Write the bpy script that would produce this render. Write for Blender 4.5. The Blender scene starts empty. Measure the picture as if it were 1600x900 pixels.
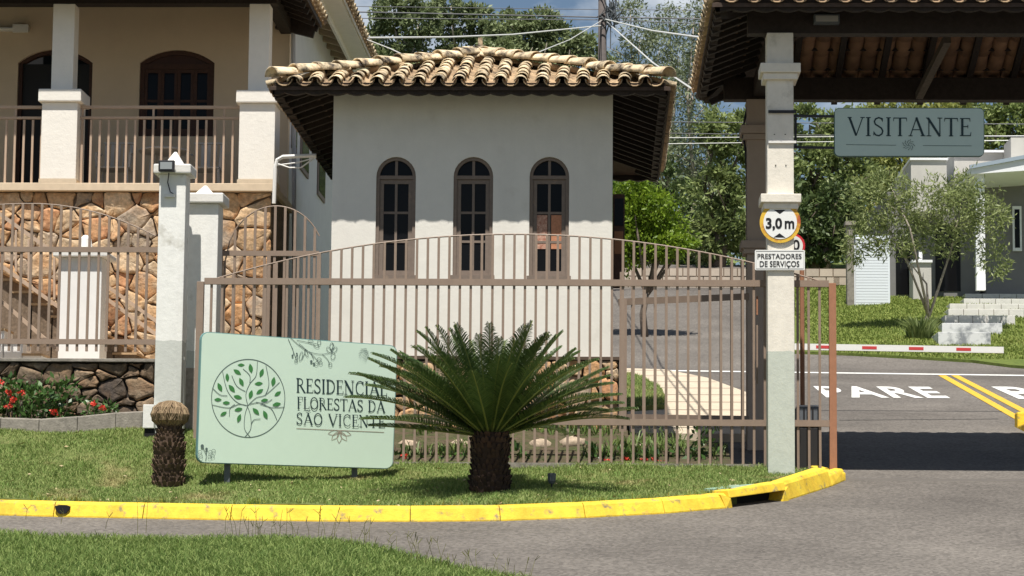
import bpy, bmesh, math, random
import numpy as np
from mathutils import Vector, Matrix, geometry

scene = bpy.context.scene
col = scene.collection
# ---------------------------------------------------------------- camera
FPX, CZ = 4000.0, 1.6            # focal length in photo pixels (1600 wide), eye height
YAW, PITCH, ROLL = math.radians(2.2), math.radians(6.55), math.radians(0.5)
fw = Vector((-math.sin(YAW)*math.cos(PITCH), math.cos(YAW)*math.cos(PITCH), math.sin(PITCH)))
r0 = Vector((math.cos(YAW), math.sin(YAW), 0)); u0 = r0.cross(fw)
rt = r0*math.cos(ROLL)+u0*math.sin(ROLL); up = -r0*math.sin(ROLL)+u0*math.cos(ROLL)
EYE = Vector((0, 0, CZ))
cd = bpy.data.cameras.new('camera'); cam = bpy.data.objects.new('camera', cd); col.objects.link(cam)
cd.sensor_width = 36; cd.lens = 36*FPX/1600; cd.clip_start = 0.5; cd.clip_end = 2000
m = Matrix.Identity(4)
for i in range(3): m[i][0], m[i][1], m[i][2], m[i][3] = rt[i], up[i], -fw[i], EYE[i]
cam.matrix_world = m
scene.camera = cam
# ---------------------------------------------------------------- sky, sun, exposure
SUN_EL, SUN_AZ = math.radians(67), math.radians(3)     # sun high behind the camera, a touch to its left
S = Vector((-math.sin(SUN_AZ)*math.cos(SUN_EL), -math.cos(SUN_AZ)*math.cos(SUN_EL), math.sin(SUN_EL)))
world = bpy.data.worlds.new('World'); scene.world = world; world.use_nodes = True
wn, wl = world.node_tree.nodes, world.node_tree.links
wn.clear()
wo = wn.new('ShaderNodeOutputWorld'); bg = wn.new('ShaderNodeBackground')
sky = wn.new('ShaderNodeTexSky'); sky.sky_type = 'NISHITA'; sky.sun_disc = False
sky.sun_elevation = SUN_EL; sky.sun_rotation = math.pi + SUN_AZ
sky.air_density = 1.0; sky.dust_density = 0.25; sky.ozone_density = 1.6
tc = wn.new('ShaderNodeTexCoord'); mp = wn.new('ShaderNodeMapping'); mp.inputs['Scale'].default_value = (1, 1, 2.2)
mp.inputs['Location'].default_value = (1.36, 5.71, 7.81)
nz = wn.new('ShaderNodeTexNoise'); nz.inputs['Scale'].default_value = 5.0; nz.inputs['Detail'].default_value = 7; nz.inputs['Roughness'].default_value = 0.55
rp = wn.new('ShaderNodeValToRGB'); rp.color_ramp.elements[0].position = 0.53; rp.color_ramp.elements[1].position = 0.64
mx = wn.new('ShaderNodeMix'); mx.data_type = 'RGBA'
mx.inputs[7].default_value = (12.0, 12.6, 13.2, 1)          # sunlit cloud
wl.new(tc.outputs['Generated'], mp.inputs['Vector']); wl.new(mp.outputs[0], nz.inputs['Vector']); wl.new(nz.outputs['Fac'], rp.inputs[0])
wl.new(rp.outputs[0], mx.inputs[0]); wl.new(sky.outputs[0], mx.inputs[6]); wl.new(mx.outputs[2], bg.inputs[0]); wl.new(bg.outputs[0], wo.inputs[0])
bg.inputs[1].default_value = 0.05
sl = bpy.data.lights.new('sun', 'SUN'); sl.energy = 5.0; sl.angle = math.radians(0.53); sl.color = (1.0, 0.955, 0.88)
so = bpy.data.objects.new('sun', sl); col.objects.link(so); so.rotation_euler = S.to_track_quat('Z', 'Y').to_euler(); so.location = (0, 0, 60)
vs = scene.view_settings
vs.view_transform = 'Standard'; vs.look = 'None'; vs.gamma = 1.0; vs.use_curve_mapping = False
vs.exposure = 0.48
scene.cycles.max_bounces = 8; scene.cycles.transparent_max_bounces = 8; scene.cycles.use_denoising = True
random.seed(7); rng = np.random.default_rng(7)

# ---------------------------------------------------------------- pixel -> place
def ray(px, py): return fw*FPX + rt*(px-800) + up*(450-py)
def P(px, py, Y):
    d = ray(px, py); return EYE + d*(Y/d.y)
def PX(px, Y, py=500): return P(px, py, Y).x
def PZ(py, Y, px=800): return P(px, py, Y).z
def sm(a, b, x):
    t = np.clip((x-a)/(b-a), 0, 1); return t*t*(3-2*t)
YG, ZG, SL = 31.75, 1.26+CZ, 0.1435      # gate line, ground height there, slope of the drive
def gz(X, Y):
    """height of the ground"""
    X = np.asarray(X, float); Y = np.asarray(Y, float)
    Yc = np.minimum(Y, 85)
    z = ZG + SL*(Yc-YG)
    z = np.where(Y < 20, ZG+SL*(20-YG) - 0.05*(20-Y), z)
    z = z + 0.058*np.maximum(Yc-56, 0) + 0.09*np.maximum(Y-85, 0)
    z = z + 0.34*sm(-3.2, -5.4, X)*sm(28.6, 33.2, Y)*(1-sm(40, 60, Y))
    return z
def G(px, py, dz=0.0, zf=None):
    """where the line of sight through a pixel meets the ground (+dz)"""
    d = ray(px, py); lo, hi = 8.0, 140.0
    f = lambda Y: (EYE + d*(Y/d.y)).z - float((zf or gz)((d*(Y/d.y)).x, Y)) - dz
    Y = 14.0; prev = f(Y)
    while Y < 150:
        Y2 = Y+0.5; c = f(Y2)
        if prev > 0 >= c:
            lo, hi = Y, Y2
            for _ in range(24):
                mid = (lo+hi)/2
                if f(mid) > 0: lo = mid
                else: hi = mid
            break
        Y, prev = Y2, c
    else: lo = 120
    return EYE + d*(lo/d.y)

# ---------------------------------------------------------------- objects
WM = {}
def tag(o, label=None, cat=None, group=None, kind=None):
    if label: o['label'] = label
    if cat: o['category'] = cat
    if group: o['group'] = group
    if kind: o['kind'] = kind
    return o
def put(name, data, parent=None, M=None, mat=None):
    o = bpy.data.objects.new(name, data); col.objects.link(o)
    M = M or Matrix.Identity(4)
    if mat is not None and data is not None and not data.materials: data.materials.append(mat)
    if parent is not None:
        o.parent = parent; o.matrix_basis = WM[parent].inverted() @ M
    else: o.matrix_basis = M
    WM[o] = M.copy()
    return o
def thing(name, loc, label, cat, group=None):
    return tag(put(name, None, None, Matrix.Translation(Vector(loc))), label, cat, group)
class MB:
    def __init__(s): s.v = []; s.f = []
    def add(s, vs, fs):
        b = len(s.v); s.v += [tuple(v) for v in vs]; s.f += [tuple(i+b for i in f) for f in fs]; return s
    def box(s, x0, x1, y0, y1, z0, z1):
        return s.add([(x0,y0,z0),(x1,y0,z0),(x1,y1,z0),(x0,y1,z0),(x0,y0,z1),(x1,y0,z1),(x1,y1,z1),(x0,y1,z1)],
                     [(0,3,2,1),(4,5,6,7),(0,1,5,4),(1,2,6,5),(2,3,7,6),(3,0,4,7)])
    def bar(s, a, b, w, h, upv=(0,0,1)):
        a, b = Vector(a), Vector(b); d = (b-a).normalized(); u = Vector(upv)
        x = d.cross(u)
        if x.length < 1e-4: x = d.cross(Vector((0,1,0)))
        x.normalize(); u = x.cross(d)
        q = []
        for p in (a, b):
            for (i, j) in ((-1,-1),(1,-1),(1,1),(-1,1)): q.append(p + x*(w/2*i) + u*(h/2*j))
        return s.add(q, [(0,1,2,3),(7,6,5,4),(0,4,5,1),(1,5,6,2),(2,6,7,3),(3,7,4,0)])
    def tube(s, pts, rad, n=8, cap=True):
        pts = [Vector(p) for p in pts]
        if not hasattr(rad, '__len__'): rad = [rad]*len(pts)
        rings = []; ref = None
        for i, p in enumerate(pts):
            d = (pts[min(i+1, len(pts)-1)] - pts[max(i-1, 0)]).normalized()
            if ref is None:
                ref = Vector((0,0,1)) if abs(d.z) < 0.9 else Vector((1,0,0))
            x = d.cross(ref).normalized(); ref = x.cross(d).normalized()
            rings.append([p + (x*math.cos(2*math.pi*k/n) + ref*math.sin(2*math.pi*k/n))*rad[i] for k in range(n)])
        vs = [v for r in rings for v in r]; fs = []
        for i in range(len(pts)-1):
            for k in range(n):
                fs.append((i*n+k, i*n+(k+1)%n, (i+1)*n+(k+1)%n, (i+1)*n+k))
        if cap: fs += [tuple(range(n-1,-1,-1)), tuple(range((len(pts)-1)*n, len(pts)*n))]
        return s.add(vs, fs)
    def lathe(s, c, prof, n=16):
        c = Vector(c); vs = []; fs = []
        for (r, z) in prof:
            vs += [c + Vector((r*math.cos(2*math.pi*k/n), r*math.sin(2*math.pi*k/n), z)) for k in range(n)]
        for i in range(len(prof)-1):
            for k in range(n): fs.append((i*n+k, i*n+(k+1)%n, (i+1)*n+(k+1)%n, (i+1)*n+k))
        fs += [tuple(range(n-1,-1,-1)), tuple(range((len(prof)-1)*n, len(prof)*n))]
        return s.add(vs, fs)
    def prism_y(s, poly, y0, y1):
        """poly: (x, z) counter-clockwise seen from -y"""
        n = len(poly); vs = [(x, y0, z) for x, z in poly] + [(x, y1, z) for x, z in poly]
        fs = [tuple(range(n)), tuple(range(2*n-1, n-1, -1))] + [(i, i+n, (i+1)%n+n, (i+1)%n) for i in range(n)]
        return s.add(vs, fs)
    def prism_x(s, poly, x0, x1):
        """poly: (y, z)"""
        n = len(poly); vs = [(x0, y, z) for y, z in poly] + [(x1, y, z) for y, z in poly]
        fs = [tuple(range(n)), tuple(range(2*n-1, n-1, -1))] + [(i, i+n, (i+1)%n+n, (i+1)%n) for i in range(n)]
        return s.add(vs, fs)
    def mesh(s, name, smooth=False, origin=None):
        vs = s.v
        if origin is not None: vs = [(v[0]-origin[0], v[1]-origin[1], v[2]-origin[2]) for v in vs]
        me = bpy.data.meshes.new(name); me.from_pydata(vs, [], s.f)
        bm = bmesh.new(); bm.from_mesh(me); bmesh.ops.recalc_face_normals(bm, faces=bm.faces[:]); bm.to_mesh(me); bm.free()
        if smooth:
            for p in me.polygons: p.use_smooth = True
        return me
    def build(s, name, mat, parent=None, smooth=False, bevel=0.0):
        a = np.array(s.v); o = ((a[:,0].min()+a[:,0].max())/2, (a[:,1].min()+a[:,1].max())/2, a[:,2].min())
        me = s.mesh(name, smooth, o)
        if bevel:
            bm = bmesh.new(); bm.from_mesh(me)
            es = [e for e in bm.edges if len(e.link_faces) == 2 and e.calc_face_angle(0) > 0.6]
            bmesh.ops.bevel(bm, geom=es, offset=bevel, segments=2, profile=0.6, affect='EDGES', clamp_overlap=True)
            bm.to_mesh(me); bm.free()
        return put(name, me, parent, Matrix.Translation(o), mat)
def box(name, mat, parent, x0, x1, y0, y1, z0, z1, bevel=0.0):
    return MB().box(min(x0,x1), max(x0,x1), y0, y1, min(z0,z1), max(z0,z1)).build(name, mat, parent, bevel=bevel)
def mesh_np(name, V, F, smooth=False):
    """V (n,3), F (m,k) equal-sized faces"""
    me = bpy.data.meshes.new(name); V = np.ascontiguousarray(V, np.float32); F = np.ascontiguousarray(F, np.int32)
    me.vertices.add(len(V)); me.vertices.foreach_set('co', V.ravel())
    k = F.shape[1]; me.loops.add(F.size); me.loops.foreach_set('vertex_index', F.ravel())
    me.polygons.add(len(F)); me.polygons.foreach_set('loop_start', np.arange(0, F.size, k, dtype=np.int32)); me.polygons.foreach_set('loop_total', np.full(len(F), k, np.int32))
    if smooth: me.polygons.foreach_set('use_smooth', np.ones(len(F), bool))
    me.update(calc_edges=True); me.validate()
    return me
def drape(name, poly, mat, dz=0.0, res=0.5, parent=None, zf=None, skirt=0.0):
    """a sheet that follows the ground inside an (x, y) polygon"""
    zf = zf or gz
    poly = [Vector((p[0], p[1])) for p in poly]
    pts = []
    for i, a in enumerate(poly):
        b = poly[(i+1) % len(poly)]; n = max(1, int((b-a).length/res))
        pts += [a.lerp(b, k/n) for k in range(n)]
    nb = len(pts); edges = [(i, (i+1) % nb) for i in range(nb)]
    xs = [p.x for p in poly]; ys = [p.y for p in poly]
    allp = list(pts)
    for x in np.arange(min(xs)+res*.6, max(xs), res):
        for y in np.arange(min(ys)+res*.6, max(ys), res): allp.append(Vector((x, y)))
    V, E, Fc, *_ = geometry.delaunay_2d_cdt(allp, [], [list(range(nb))], 1, 1e-5)
    a = np.array([(v.x, v.y) for v in V]); z = zf(a[:,0], a[:,1]) + dz
    vs = [(a[i,0], a[i,1], z[i]) for i in range(len(a))]; fs = [tuple(f) for f in Fc]
    if skirt:
        cnt = {}
        for f in fs:
            for i in range(len(f)):
                k = (f[i], f[(i+1) % len(f)]); cnt[k] = 1
        border = [k for k in cnt if (k[1], k[0]) not in cnt]
        low = {}
        for (i, j) in border:
            for q in (i, j):
                if q not in low: low[q] = len(vs); vs.append((vs[q][0], vs[q][1], vs[q][2]-skirt))
            fs.append((j, i, low[i], low[j]))
    me = bpy.data.meshes.new(name); me.from_pydata(vs, [], fs)
    bm = bmesh.new(); bm.from_mesh(me); bmesh.ops.recalc_face_normals(bm, faces=bm.faces[:]); bm.normal_update()
    if sum(f.normal.z for f in bm.faces) < 0: bmesh.ops.reverse_faces(bm, faces=bm.faces[:])
    bm.to_mesh(me); bm.free()
    for p in me.polygons: p.use_smooth = not skirt
    return put(name, me, parent, None, mat)

# ---------------------------------------------------------------- materials
MATS = {}
def mat(name, base, rough=0.85, var=0.0, scale=8.0, second=None, spec=0.3, metal=0.0, bump=0.0, bscale=60.0, rnd=0.0, stains=None, trans=0.0, island=None, detail=6.0, ramp=(0.35, 0.65), coord='pos', streak=0.0):
    """procedural principled material: noise between two colours, per-object brightness, stains, fine bump"""
    mt = bpy.data.materials.new(name); mt.use_nodes = True; N, L = mt.node_tree.nodes, mt.node_tree.links
    b = N['Principled BSDF']; b.inputs['Roughness'].default_value = rough; b.inputs['Specular IOR Level'].default_value = spec; b.inputs['Metallic'].default_value = metal
    geo = N.new('ShaderNodeNewGeometry'); vec = geo.outputs['Position']
    def rgb(c): return (c[0], c[1], c[2], 1)
    def mixc(fac, a, c2, blend='MIX'):
        x = N.new('ShaderNodeMix'); x.data_type = 'RGBA'; x.blend_type = blend
        for sock, val in ((0, fac), (6, a), (7, c2)):
            if hasattr(val, 'links') or hasattr(val, 'is_linked'): L.new(val, x.inputs[sock])
            else: x.inputs[sock].default_value = val
        return x.outputs[2]
    def noise(sc, det=detail, rg=0.6):
        n = N.new('ShaderNodeTexNoise'); n.inputs['Scale'].default_value = sc; n.inputs['Detail'].default_value = det; n.inputs['Roughness'].default_value = rg
        L.new(vec, n.inputs['Vector']); return n.outputs['Fac']
    def rampf(src, p0, p1):
        r = N.new('ShaderNodeMapRange'); L.new(src, r.inputs[0]); r.inputs[1].default_value = p0; r.inputs[2].default_value = p1; return r.outputs[0]
    c = rgb(base)
    if second is not None: c = mixc(rampf(noise(scale), *ramp), rgb(base), rgb(second))
    if island is not None:
        c = mixc(rampf(geo.outputs['Random Per Island'], 0, 1), c, rgb(island))
    if stains is not None:
        scol, ssc, p0, p1 = stains
        c = mixc(rampf(noise(ssc, 8, .65), p0, p1), c, rgb(scol))
    if streak:
        mpn = N.new('ShaderNodeMapping'); mpn.inputs['Scale'].default_value = (3.1, 3.1, .3); L.new(vec, mpn.inputs['Vector'])
        sn = N.new('ShaderNodeTexNoise'); sn.inputs['Scale'].default_value = 1.0; sn.inputs['Detail'].default_value = 6; sn.inputs['Roughness'].default_value = .65; L.new(mpn.outputs[0], sn.inputs['Vector'])
        r = N.new('ShaderNodeMapRange'); L.new(sn.outputs['Fac'], r.inputs[0]); r.inputs[1].default_value = .5; r.inputs[2].default_value = .75; r.inputs[3].default_value = 1; r.inputs[4].default_value = 1-streak*1.6
        c = mixc(1.0, c, r.outputs[0], 'MULTIPLY')
    if rnd:
        oi = N.new('ShaderNodeObjectInfo'); r = N.new('ShaderNodeMapRange'); L.new(oi.outputs['Random'], r.inputs[0]); r.inputs[3].default_value = 1-rnd; r.inputs[4].default_value = 1+rnd
        c = mixc(1.0, c, r.outputs[0], 'MULTIPLY')
    if var:
        r = N.new('ShaderNodeMapRange'); L.new(noise(scale*3.1, 5), r.inputs[0]); r.inputs[1].default_value = .3; r.inputs[2].default_value = .7; r.inputs[3].default_value = 1-var; r.inputs[4].default_value = 1+var
        c = mixc(1.0, c, r.outputs[0], 'MULTIPLY')
    if hasattr(c, 'links') or hasattr(c, 'is_linked'): L.new(c, b.inputs['Base Color'])
    else: b.inputs['Base Color'].default_value = c
    if bump:
        bp = N.new('ShaderNodeBump'); bp.inputs['Strength'].default_value = bump; bp.inputs['Distance'].default_value = 0.02
        L.new(noise(bscale, 6, .65), bp.inputs['Height']); L.new(bp.outputs[0], b.inputs['Normal'])
    if trans:
        t = N.new('ShaderNodeBsdfTranslucent'); mxs = N.new('ShaderNodeMixShader'); mxs.inputs[0].default_value = trans
        if hasattr(c, 'links') or hasattr(c, 'is_linked'): L.new(c, t.inputs[0])
        else: t.inputs[0].default_value = c
        L.new(b.outputs[0], mxs.inputs[1]); L.new(t.outputs[0], mxs.inputs[2]); L.new(mxs.outputs[0], N['Material Output'].inputs[0])
    MATS[name] = mt; return mt
def split_paint(name, topc, lowc, z, var=.06, stain=(.30,.27,.20)):
    """painted masonry: one paint above height z, another below, with dirt streaks"""
    mt = mat(name, topc, .8, var=var, scale=3, bump=.2, bscale=30, stains=(stain, 2.3, .60, .85), streak=.07)
    N, L = mt.node_tree.nodes, mt.node_tree.links; b = N['Principled BSDF']
    src = b.inputs['Base Color'].links[0].from_socket
    g = N.new('ShaderNodeNewGeometry'); sx = N.new('ShaderNodeSeparateXYZ'); L.new(g.outputs['Position'], sx.inputs[0])
    lt = N.new('ShaderNodeMath'); lt.operation = 'LESS_THAN'; lt.inputs[1].default_value = z+.03; wn_ = N.new('ShaderNodeTexNoise'); wn_.inputs['Scale'].default_value = 9; wn_.inputs['Detail'].default_value = 5; L.new(g.outputs['Position'], wn_.inputs['Vector']); ma = N.new('ShaderNodeMath'); ma.operation = 'MULTIPLY_ADD'; ma.inputs[1].default_value = .06; L.new(wn_.outputs['Fac'], ma.inputs[0]); L.new(sx.outputs[2], ma.inputs[2]); L.new(ma.outputs[0], lt.inputs[0])
    x = N.new('ShaderNodeMix'); x.data_type = 'RGBA'; x.blend_type = 'MULTIPLY'; L.new(lt.outputs[0], x.inputs[0]); L.new(src, x.inputs[6]); x.inputs[7].default_value = (lowc[0]/topc[0], lowc[1]/topc[1], lowc[2]/topc[2], 1)
    L.new(x.outputs[2], b.inputs['Base Color']); return mt
def glass(name, c=(.008,.008,.009), rough=.06):
    return mat(name, c, rough, spec=.10)
M_white = mat('white_plaster', (.745,.715,.65), .85, var=.03, scale=1.5, bump=.16, bscale=22, stains=((.55,.50,.42), 1.1, .62, .9), streak=.035)
M_cream = mat('cream_plaster', (.62,.50,.36), .88, var=.03, scale=1.2, bump=.15, bscale=25)
M_offwhite = mat('offwhite_plaster', (.72,.70,.66), .85, var=.04, scale=2, bump=.2, bscale=30)
M_balcony = mat('balcony_paint', (.80,.76,.69), .85, var=.03, scale=2, bump=.25, bscale=20, stains=((.5,.42,.28), 1.7, .68, .95))
M_ledge = mat('ledge_paint', (.62,.50,.36), .85, var=.08, scale=3)
M_iron = mat('taupe_iron_paint', (.265,.195,.148), .55, var=.07, scale=5, spec=.35, stains=((.22,.11,.06), 5, .66, .9))
M_ironend = mat('rust_primer_paint', (.34,.16,.09), .6, var=.08, scale=4)
M_rail = mat('balcony_iron_paint', (.46,.34,.25), .55, var=.05, scale=5)
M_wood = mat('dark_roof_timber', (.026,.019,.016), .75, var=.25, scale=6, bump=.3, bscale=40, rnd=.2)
M_woodgrey = mat('lit_strut', (.12,.10,.08), .8, var=.2, scale=8)  # paler than the other timbers: light on the strut put into its colour
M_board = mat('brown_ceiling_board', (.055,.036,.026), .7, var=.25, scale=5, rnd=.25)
M_boardgap = mat('board_edge', (.16,.10,.07), .8)
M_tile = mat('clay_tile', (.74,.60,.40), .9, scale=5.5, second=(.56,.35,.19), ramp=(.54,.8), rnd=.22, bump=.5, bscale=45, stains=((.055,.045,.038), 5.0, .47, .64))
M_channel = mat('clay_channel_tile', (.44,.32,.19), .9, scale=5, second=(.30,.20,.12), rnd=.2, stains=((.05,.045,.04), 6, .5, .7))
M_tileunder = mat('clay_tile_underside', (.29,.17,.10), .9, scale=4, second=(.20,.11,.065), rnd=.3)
def stonemat(name, cols, var, stains):
    mt = mat(name, (.5,.5,.5), .93, scale=6, second=(.62,.56,.50), rnd=.22, bump=1.0, bscale=17, var=var, stains=stains)
    N, L = mt.node_tree.nodes, mt.node_tree.links; b = N['Principled BSDF']; src = b.inputs['Base Color'].links[0].from_socket
    oi = N.new('ShaderNodeObjectInfo'); m1 = N.new('ShaderNodeMath'); m1.operation = 'MULTIPLY'; m1.inputs[1].default_value = 7.31; m2 = N.new('ShaderNodeMath'); m2.operation = 'FRACT'
    L.new(oi.outputs['Random'], m1.inputs[0]); L.new(m1.outputs[0], m2.inputs[0])
    r = N.new('ShaderNodeValToRGB'); r.color_ramp.interpolation = 'CONSTANT'; e = r.color_ramp.elements
    for i, c in enumerate(cols):
        if i < 2: e[i].position = i/len(cols); e[i].color = (*c, 1)
        else: q = e.new(i/len(cols)); q.color = (*c, 1)
    g = N.new('ShaderNodeNewGeometry'); nz_ = N.new('ShaderNodeTexNoise'); nz_.inputs['Scale'].default_value = 3.5; nz_.inputs['Detail'].default_value = 5; L.new(g.outputs['Position'], nz_.inputs['Vector'])
    ad = N.new('ShaderNodeMath'); ad.operation = 'MULTIPLY_ADD'; ad.inputs[1].default_value = .5; L.new(nz_.outputs['Fac'], ad.inputs[0]); L.new(m2.outputs[0], ad.inputs[2]); fr = N.new('ShaderNodeMath'); fr.operation = 'FRACT'; L.new(ad.outputs[0], fr.inputs[0]); r.color_ramp.interpolation = 'LINEAR'
    L.new(fr.outputs[0], r.inputs[0])
    x = N.new('ShaderNodeMix'); x.data_type = 'RGBA'; x.blend_type = 'MULTIPLY'; x.inputs[0].default_value = 1; L.new(src, x.inputs[6]); L.new(r.outputs[0], x.inputs[7])
    x2 = N.new('ShaderNodeMix'); x2.data_type = 'RGBA'; x2.blend_type = 'MULTIPLY'; x2.inputs[0].default_value = 1; L.new(x.outputs[2], x2.inputs[6]); x2.inputs[7].default_value = (1.9,1.9,1.9,1); x2.clamp_result = False
    L.new(x2.outputs[2], b.inputs['Base Color']); return mt
M_stoneA = stonemat('warm_field_stone', ((.46,.32,.19),(.51,.39,.26),(.45,.27,.14),(.34,.28,.22),(.54,.43,.30),(.47,.31,.17),(.41,.22,.12),(.46,.32,.19)), .3, ((.13,.11,.09), 3.0, .56, .8))
M_stoneD = stonemat('dark_field_stone', ((.16,.12,.085),(.24,.17,.11),(.12,.095,.075),(.30,.23,.16),(.20,.13,.08),(.09,.075,.065),(.16,.12,.085)), .3, ((.06,.05,.042), 3.0, .55, .8))
M_mortar = mat('mortar', (.17,.125,.088), .95, var=.3, scale=8, bump=.5, bscale=40)
M_mortarD = mat('dark_mortar', (.045,.038,.032), .95, var=.3, scale=8)
M_conc = mat('weathered_concrete', (.26,.235,.20), .92, var=.2, scale=4, bump=.4, bscale=40, stains=((.09,.08,.07), 2.5, .5, .75))
M_yellow = mat('yellow_kerb_paint', (.80,.58,.05), .75, var=.08, scale=4, second=(.72,.47,.04), bump=.35, bscale=25, stains=((.27,.22,.12), 8.5, .555, .69), detail=8, streak=.2)
M_whitepaint = mat('white_road_paint', (.66,.66,.63), .75, var=.12, scale=8, stains=((.22,.21,.2), 6, .55, .75))
M_yellowline = mat('yellow_road_paint', (.62,.38,.04), .75, var=.12, scale=6, stains=((.2,.16,.1), 5, .56, .78))
M_black = mat('black_metal', (.018,.018,.02), .5, spec=.4)
M_grey = mat('grey_metal', (.10,.11,.12), .5, spec=.4, var=.1)
M_pvc = mat('white_conduit', (.72,.72,.70), .5)
M_frame = mat('brown_window_frame', (.20,.155,.125), .7, var=.1, scale=6, stains=((.40,.28,.19), 3, .6, .9))
M_darkwood = mat('mahogany', (.060,.028,.019), .6, var=.2, scale=6)
M_glass = glass('dark_glass')
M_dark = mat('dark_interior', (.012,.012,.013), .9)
M_room = mat('dim_room_plaster', (.10,.09,.08), .9)
M_mint = mat('mint_sign_sheet', (.62,.76,.63), .4, var=.015, scale=2, spec=.4)
M_sage = mat('sage_sign_sheet', (.45,.56,.51), .45, var=.015, scale=2, spec=.4)
M_ink = mat('dark_green_ink', (.018,.04,.045), .6)
M_line = mat('grey_green_ink', (.10,.14,.13), .6)
M_leafprint = mat('leaf_green_print', (.055,.21,.06), .6)
M_tanprint = mat('tan_print', (.32,.26,.20), .6)
M_signwhite = mat('sign_white', (.78,.78,.75), .45)
M_signblack = mat('sign_black', (.012,.012,.014), .5)
M_signring = mat('faded_sign_ring', (.70,.44,.05), .5, scale=4, second=(.42,.10,.04), ramp=(.50,.62))
M_signred = mat('sign_red', (.55,.03,.04), .5)
M_barred = mat('barrier_red', (.55,.06,.06), .5)
M_trunk = mat('bark', (.16,.125,.10), .95, var=.3, scale=6, bump=.8, bscale=18)
M_trunkp = mat('pale_bark', (.36,.31,.26), .95, var=.25, scale=4, bump=.4, bscale=18)
def leafmat(name, a, b, tr=.3, rough=.5, spec=.35, sc=.9): return mat(name, a, rough, scale=sc, second=tuple(min(1, (x*.55+y*.75)) for x, y in zip(a, b)), ramp=(.42,.62), island=b, trans=tr, spec=spec, stains=(tuple(x*.45 for x in a), sc*1.7, .55, .72))
# ================================================================ SETTING: ground
def grassmat(name, a, b, patch, sc=1.3):
    return mat(name, a, .95, scale=sc*6, second=b, var=.25, stains=(patch, sc, .58, .78), bump=.6, bscale=90)
M_ground = grassmat('hillside_ground', (.075,.095,.025), (.05,.075,.018), (.13,.10,.05), .25)
M_lawn = grassmat('lawn_soil', (.13,.15,.045), (.10,.13,.035), (.30,.23,.12), .9)
M_verge = grassmat('verge_soil', (.08,.13,.03), (.045,.085,.018), (.10,.10,.04), .9)
M_asph = mat('worn_asphalt', (.100,.089,.079), .93, scale=.22, second=(.158,.142,.125), ramp=(.35,.7), var=.12, bump=.35, bscale=70, stains=((.085,.078,.072), .5, .6, .9), detail=9)
def speckle(mt, sc, lo, hi):
    N, L = mt.node_tree.nodes, mt.node_tree.links; b = N['Principled BSDF']; src = b.inputs['Base Color'].links[0].from_socket
    g = N.new('ShaderNodeNewGeometry'); v = N.new('ShaderNodeTexVoronoi'); v.inputs['Scale'].default_value = sc; L.new(g.outputs['Position'], v.inputs['Vector'])
    r = N.new('ShaderNodeMapRange'); L.new(v.outputs['Color'], r.inputs[0]); r.inputs[3].default_value = lo; r.inputs[4].default_value = hi
    x = N.new('ShaderNodeMix'); x.data_type = 'RGBA'; x.blend_type = 'MULTIPLY'; x.inputs[0].default_value = 1; L.new(src, x.inputs[6]); L.new(r.outputs[0], x.inputs[7]); L.new(x.outputs[2], b.inputs['Base Color'])
speckle(M_asph, 30, .62, 1.42)
M_pave = mat('cream_paving', (.50,.42,.32), .9, var=.1, scale=2, stains=((.35,.30,.24), 1.6, .6, .85))
M_soil = mat('bed_soil', (.085,.06,.04), .95, var=.3, scale=5, second=(.05,.06,.02), bump=.8, bscale=30)

xs = np.concatenate([np.arange(-110, -16, 6), np.arange(-16, 26, 1.5), np.arange(26, 130, 6)]); ys = np.concatenate([np.arange(2, 70, 1.5), np.arange(70, 260, 6)])
gx, gy = np.meshgrid(xs, ys); zz = gz(gx, gy) - 0.08
V = np.stack([gx.ravel(), gy.ravel(), zz.ravel()], 1); nx = len(xs)
F = np.array([(j*nx+i, j*nx+i+1, (j+1)*nx+i+1, (j+1)*nx+i) for j in range(len(ys)-1) for i in range(nx-1)])
tag(put('ground', mesh_np('ground', V, F, True), None, None, M_ground), kind='structure')
# asphalt of the street, the drive through the gates and the road beyond
rd_r = [G(px, py) for px, py in ((1240,553),(1330,556),(1420,561),(1520,567),(1640,579),(1760,590))]
poly = [(-30, 6), (30, 6), (30, 55)] + [(p.x, p.y) for p in reversed(rd_r)] + [(5.0, 70), (4.5, 90), (-4.5, 90), (-3.4, 70), (-1.0, 60), (-0.2, 54), (0.3, 44), (0.3, 34.0), (-30, 34.0)]
tag(drape('road', poly, M_asph, 0.0, 0.8), kind='structure')
# lawn in front of the fence, behind the yellow kerb
kerb_px = [(-420,792),(-240,797),(-70,803),(0,806),(150,809),(300,812),(450,814.5),(600,815.5),(750,815),(880,811),(1000,805),(1080,800),(1140,794)]
kerb_pt = [G(*p) for p in kerb_px]
kx = lambda k: (kerb_pt[k].x, kerb_pt[k].y)
lawn_front = [(p.x, p.y+0.22) for p in kerb_pt] + [(G(1225,770).x, G(1225,770).y+.12), (G(1290,752).x-.1, G(1290,752).y)]
def gz_lawn(X, Y): return gz(X, Y) + 0.13 + 0.02*np.sin(X*2.1+Y) + 0.015*np.sin(X*3.7-Y*2.9)
lawn_poly = lawn_front + [(2.55, 32.2), (0.3, 32.3), (-4.6, 32.4), (-5.3, 33.1), (-11, 33.1), (-11, lawn_front[0][1])]
lawn = tag(drape('lawn', lawn_poly, M_lawn, 0, .25, zf=gz_lawn, skirt=.25), kind='structure')
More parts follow.
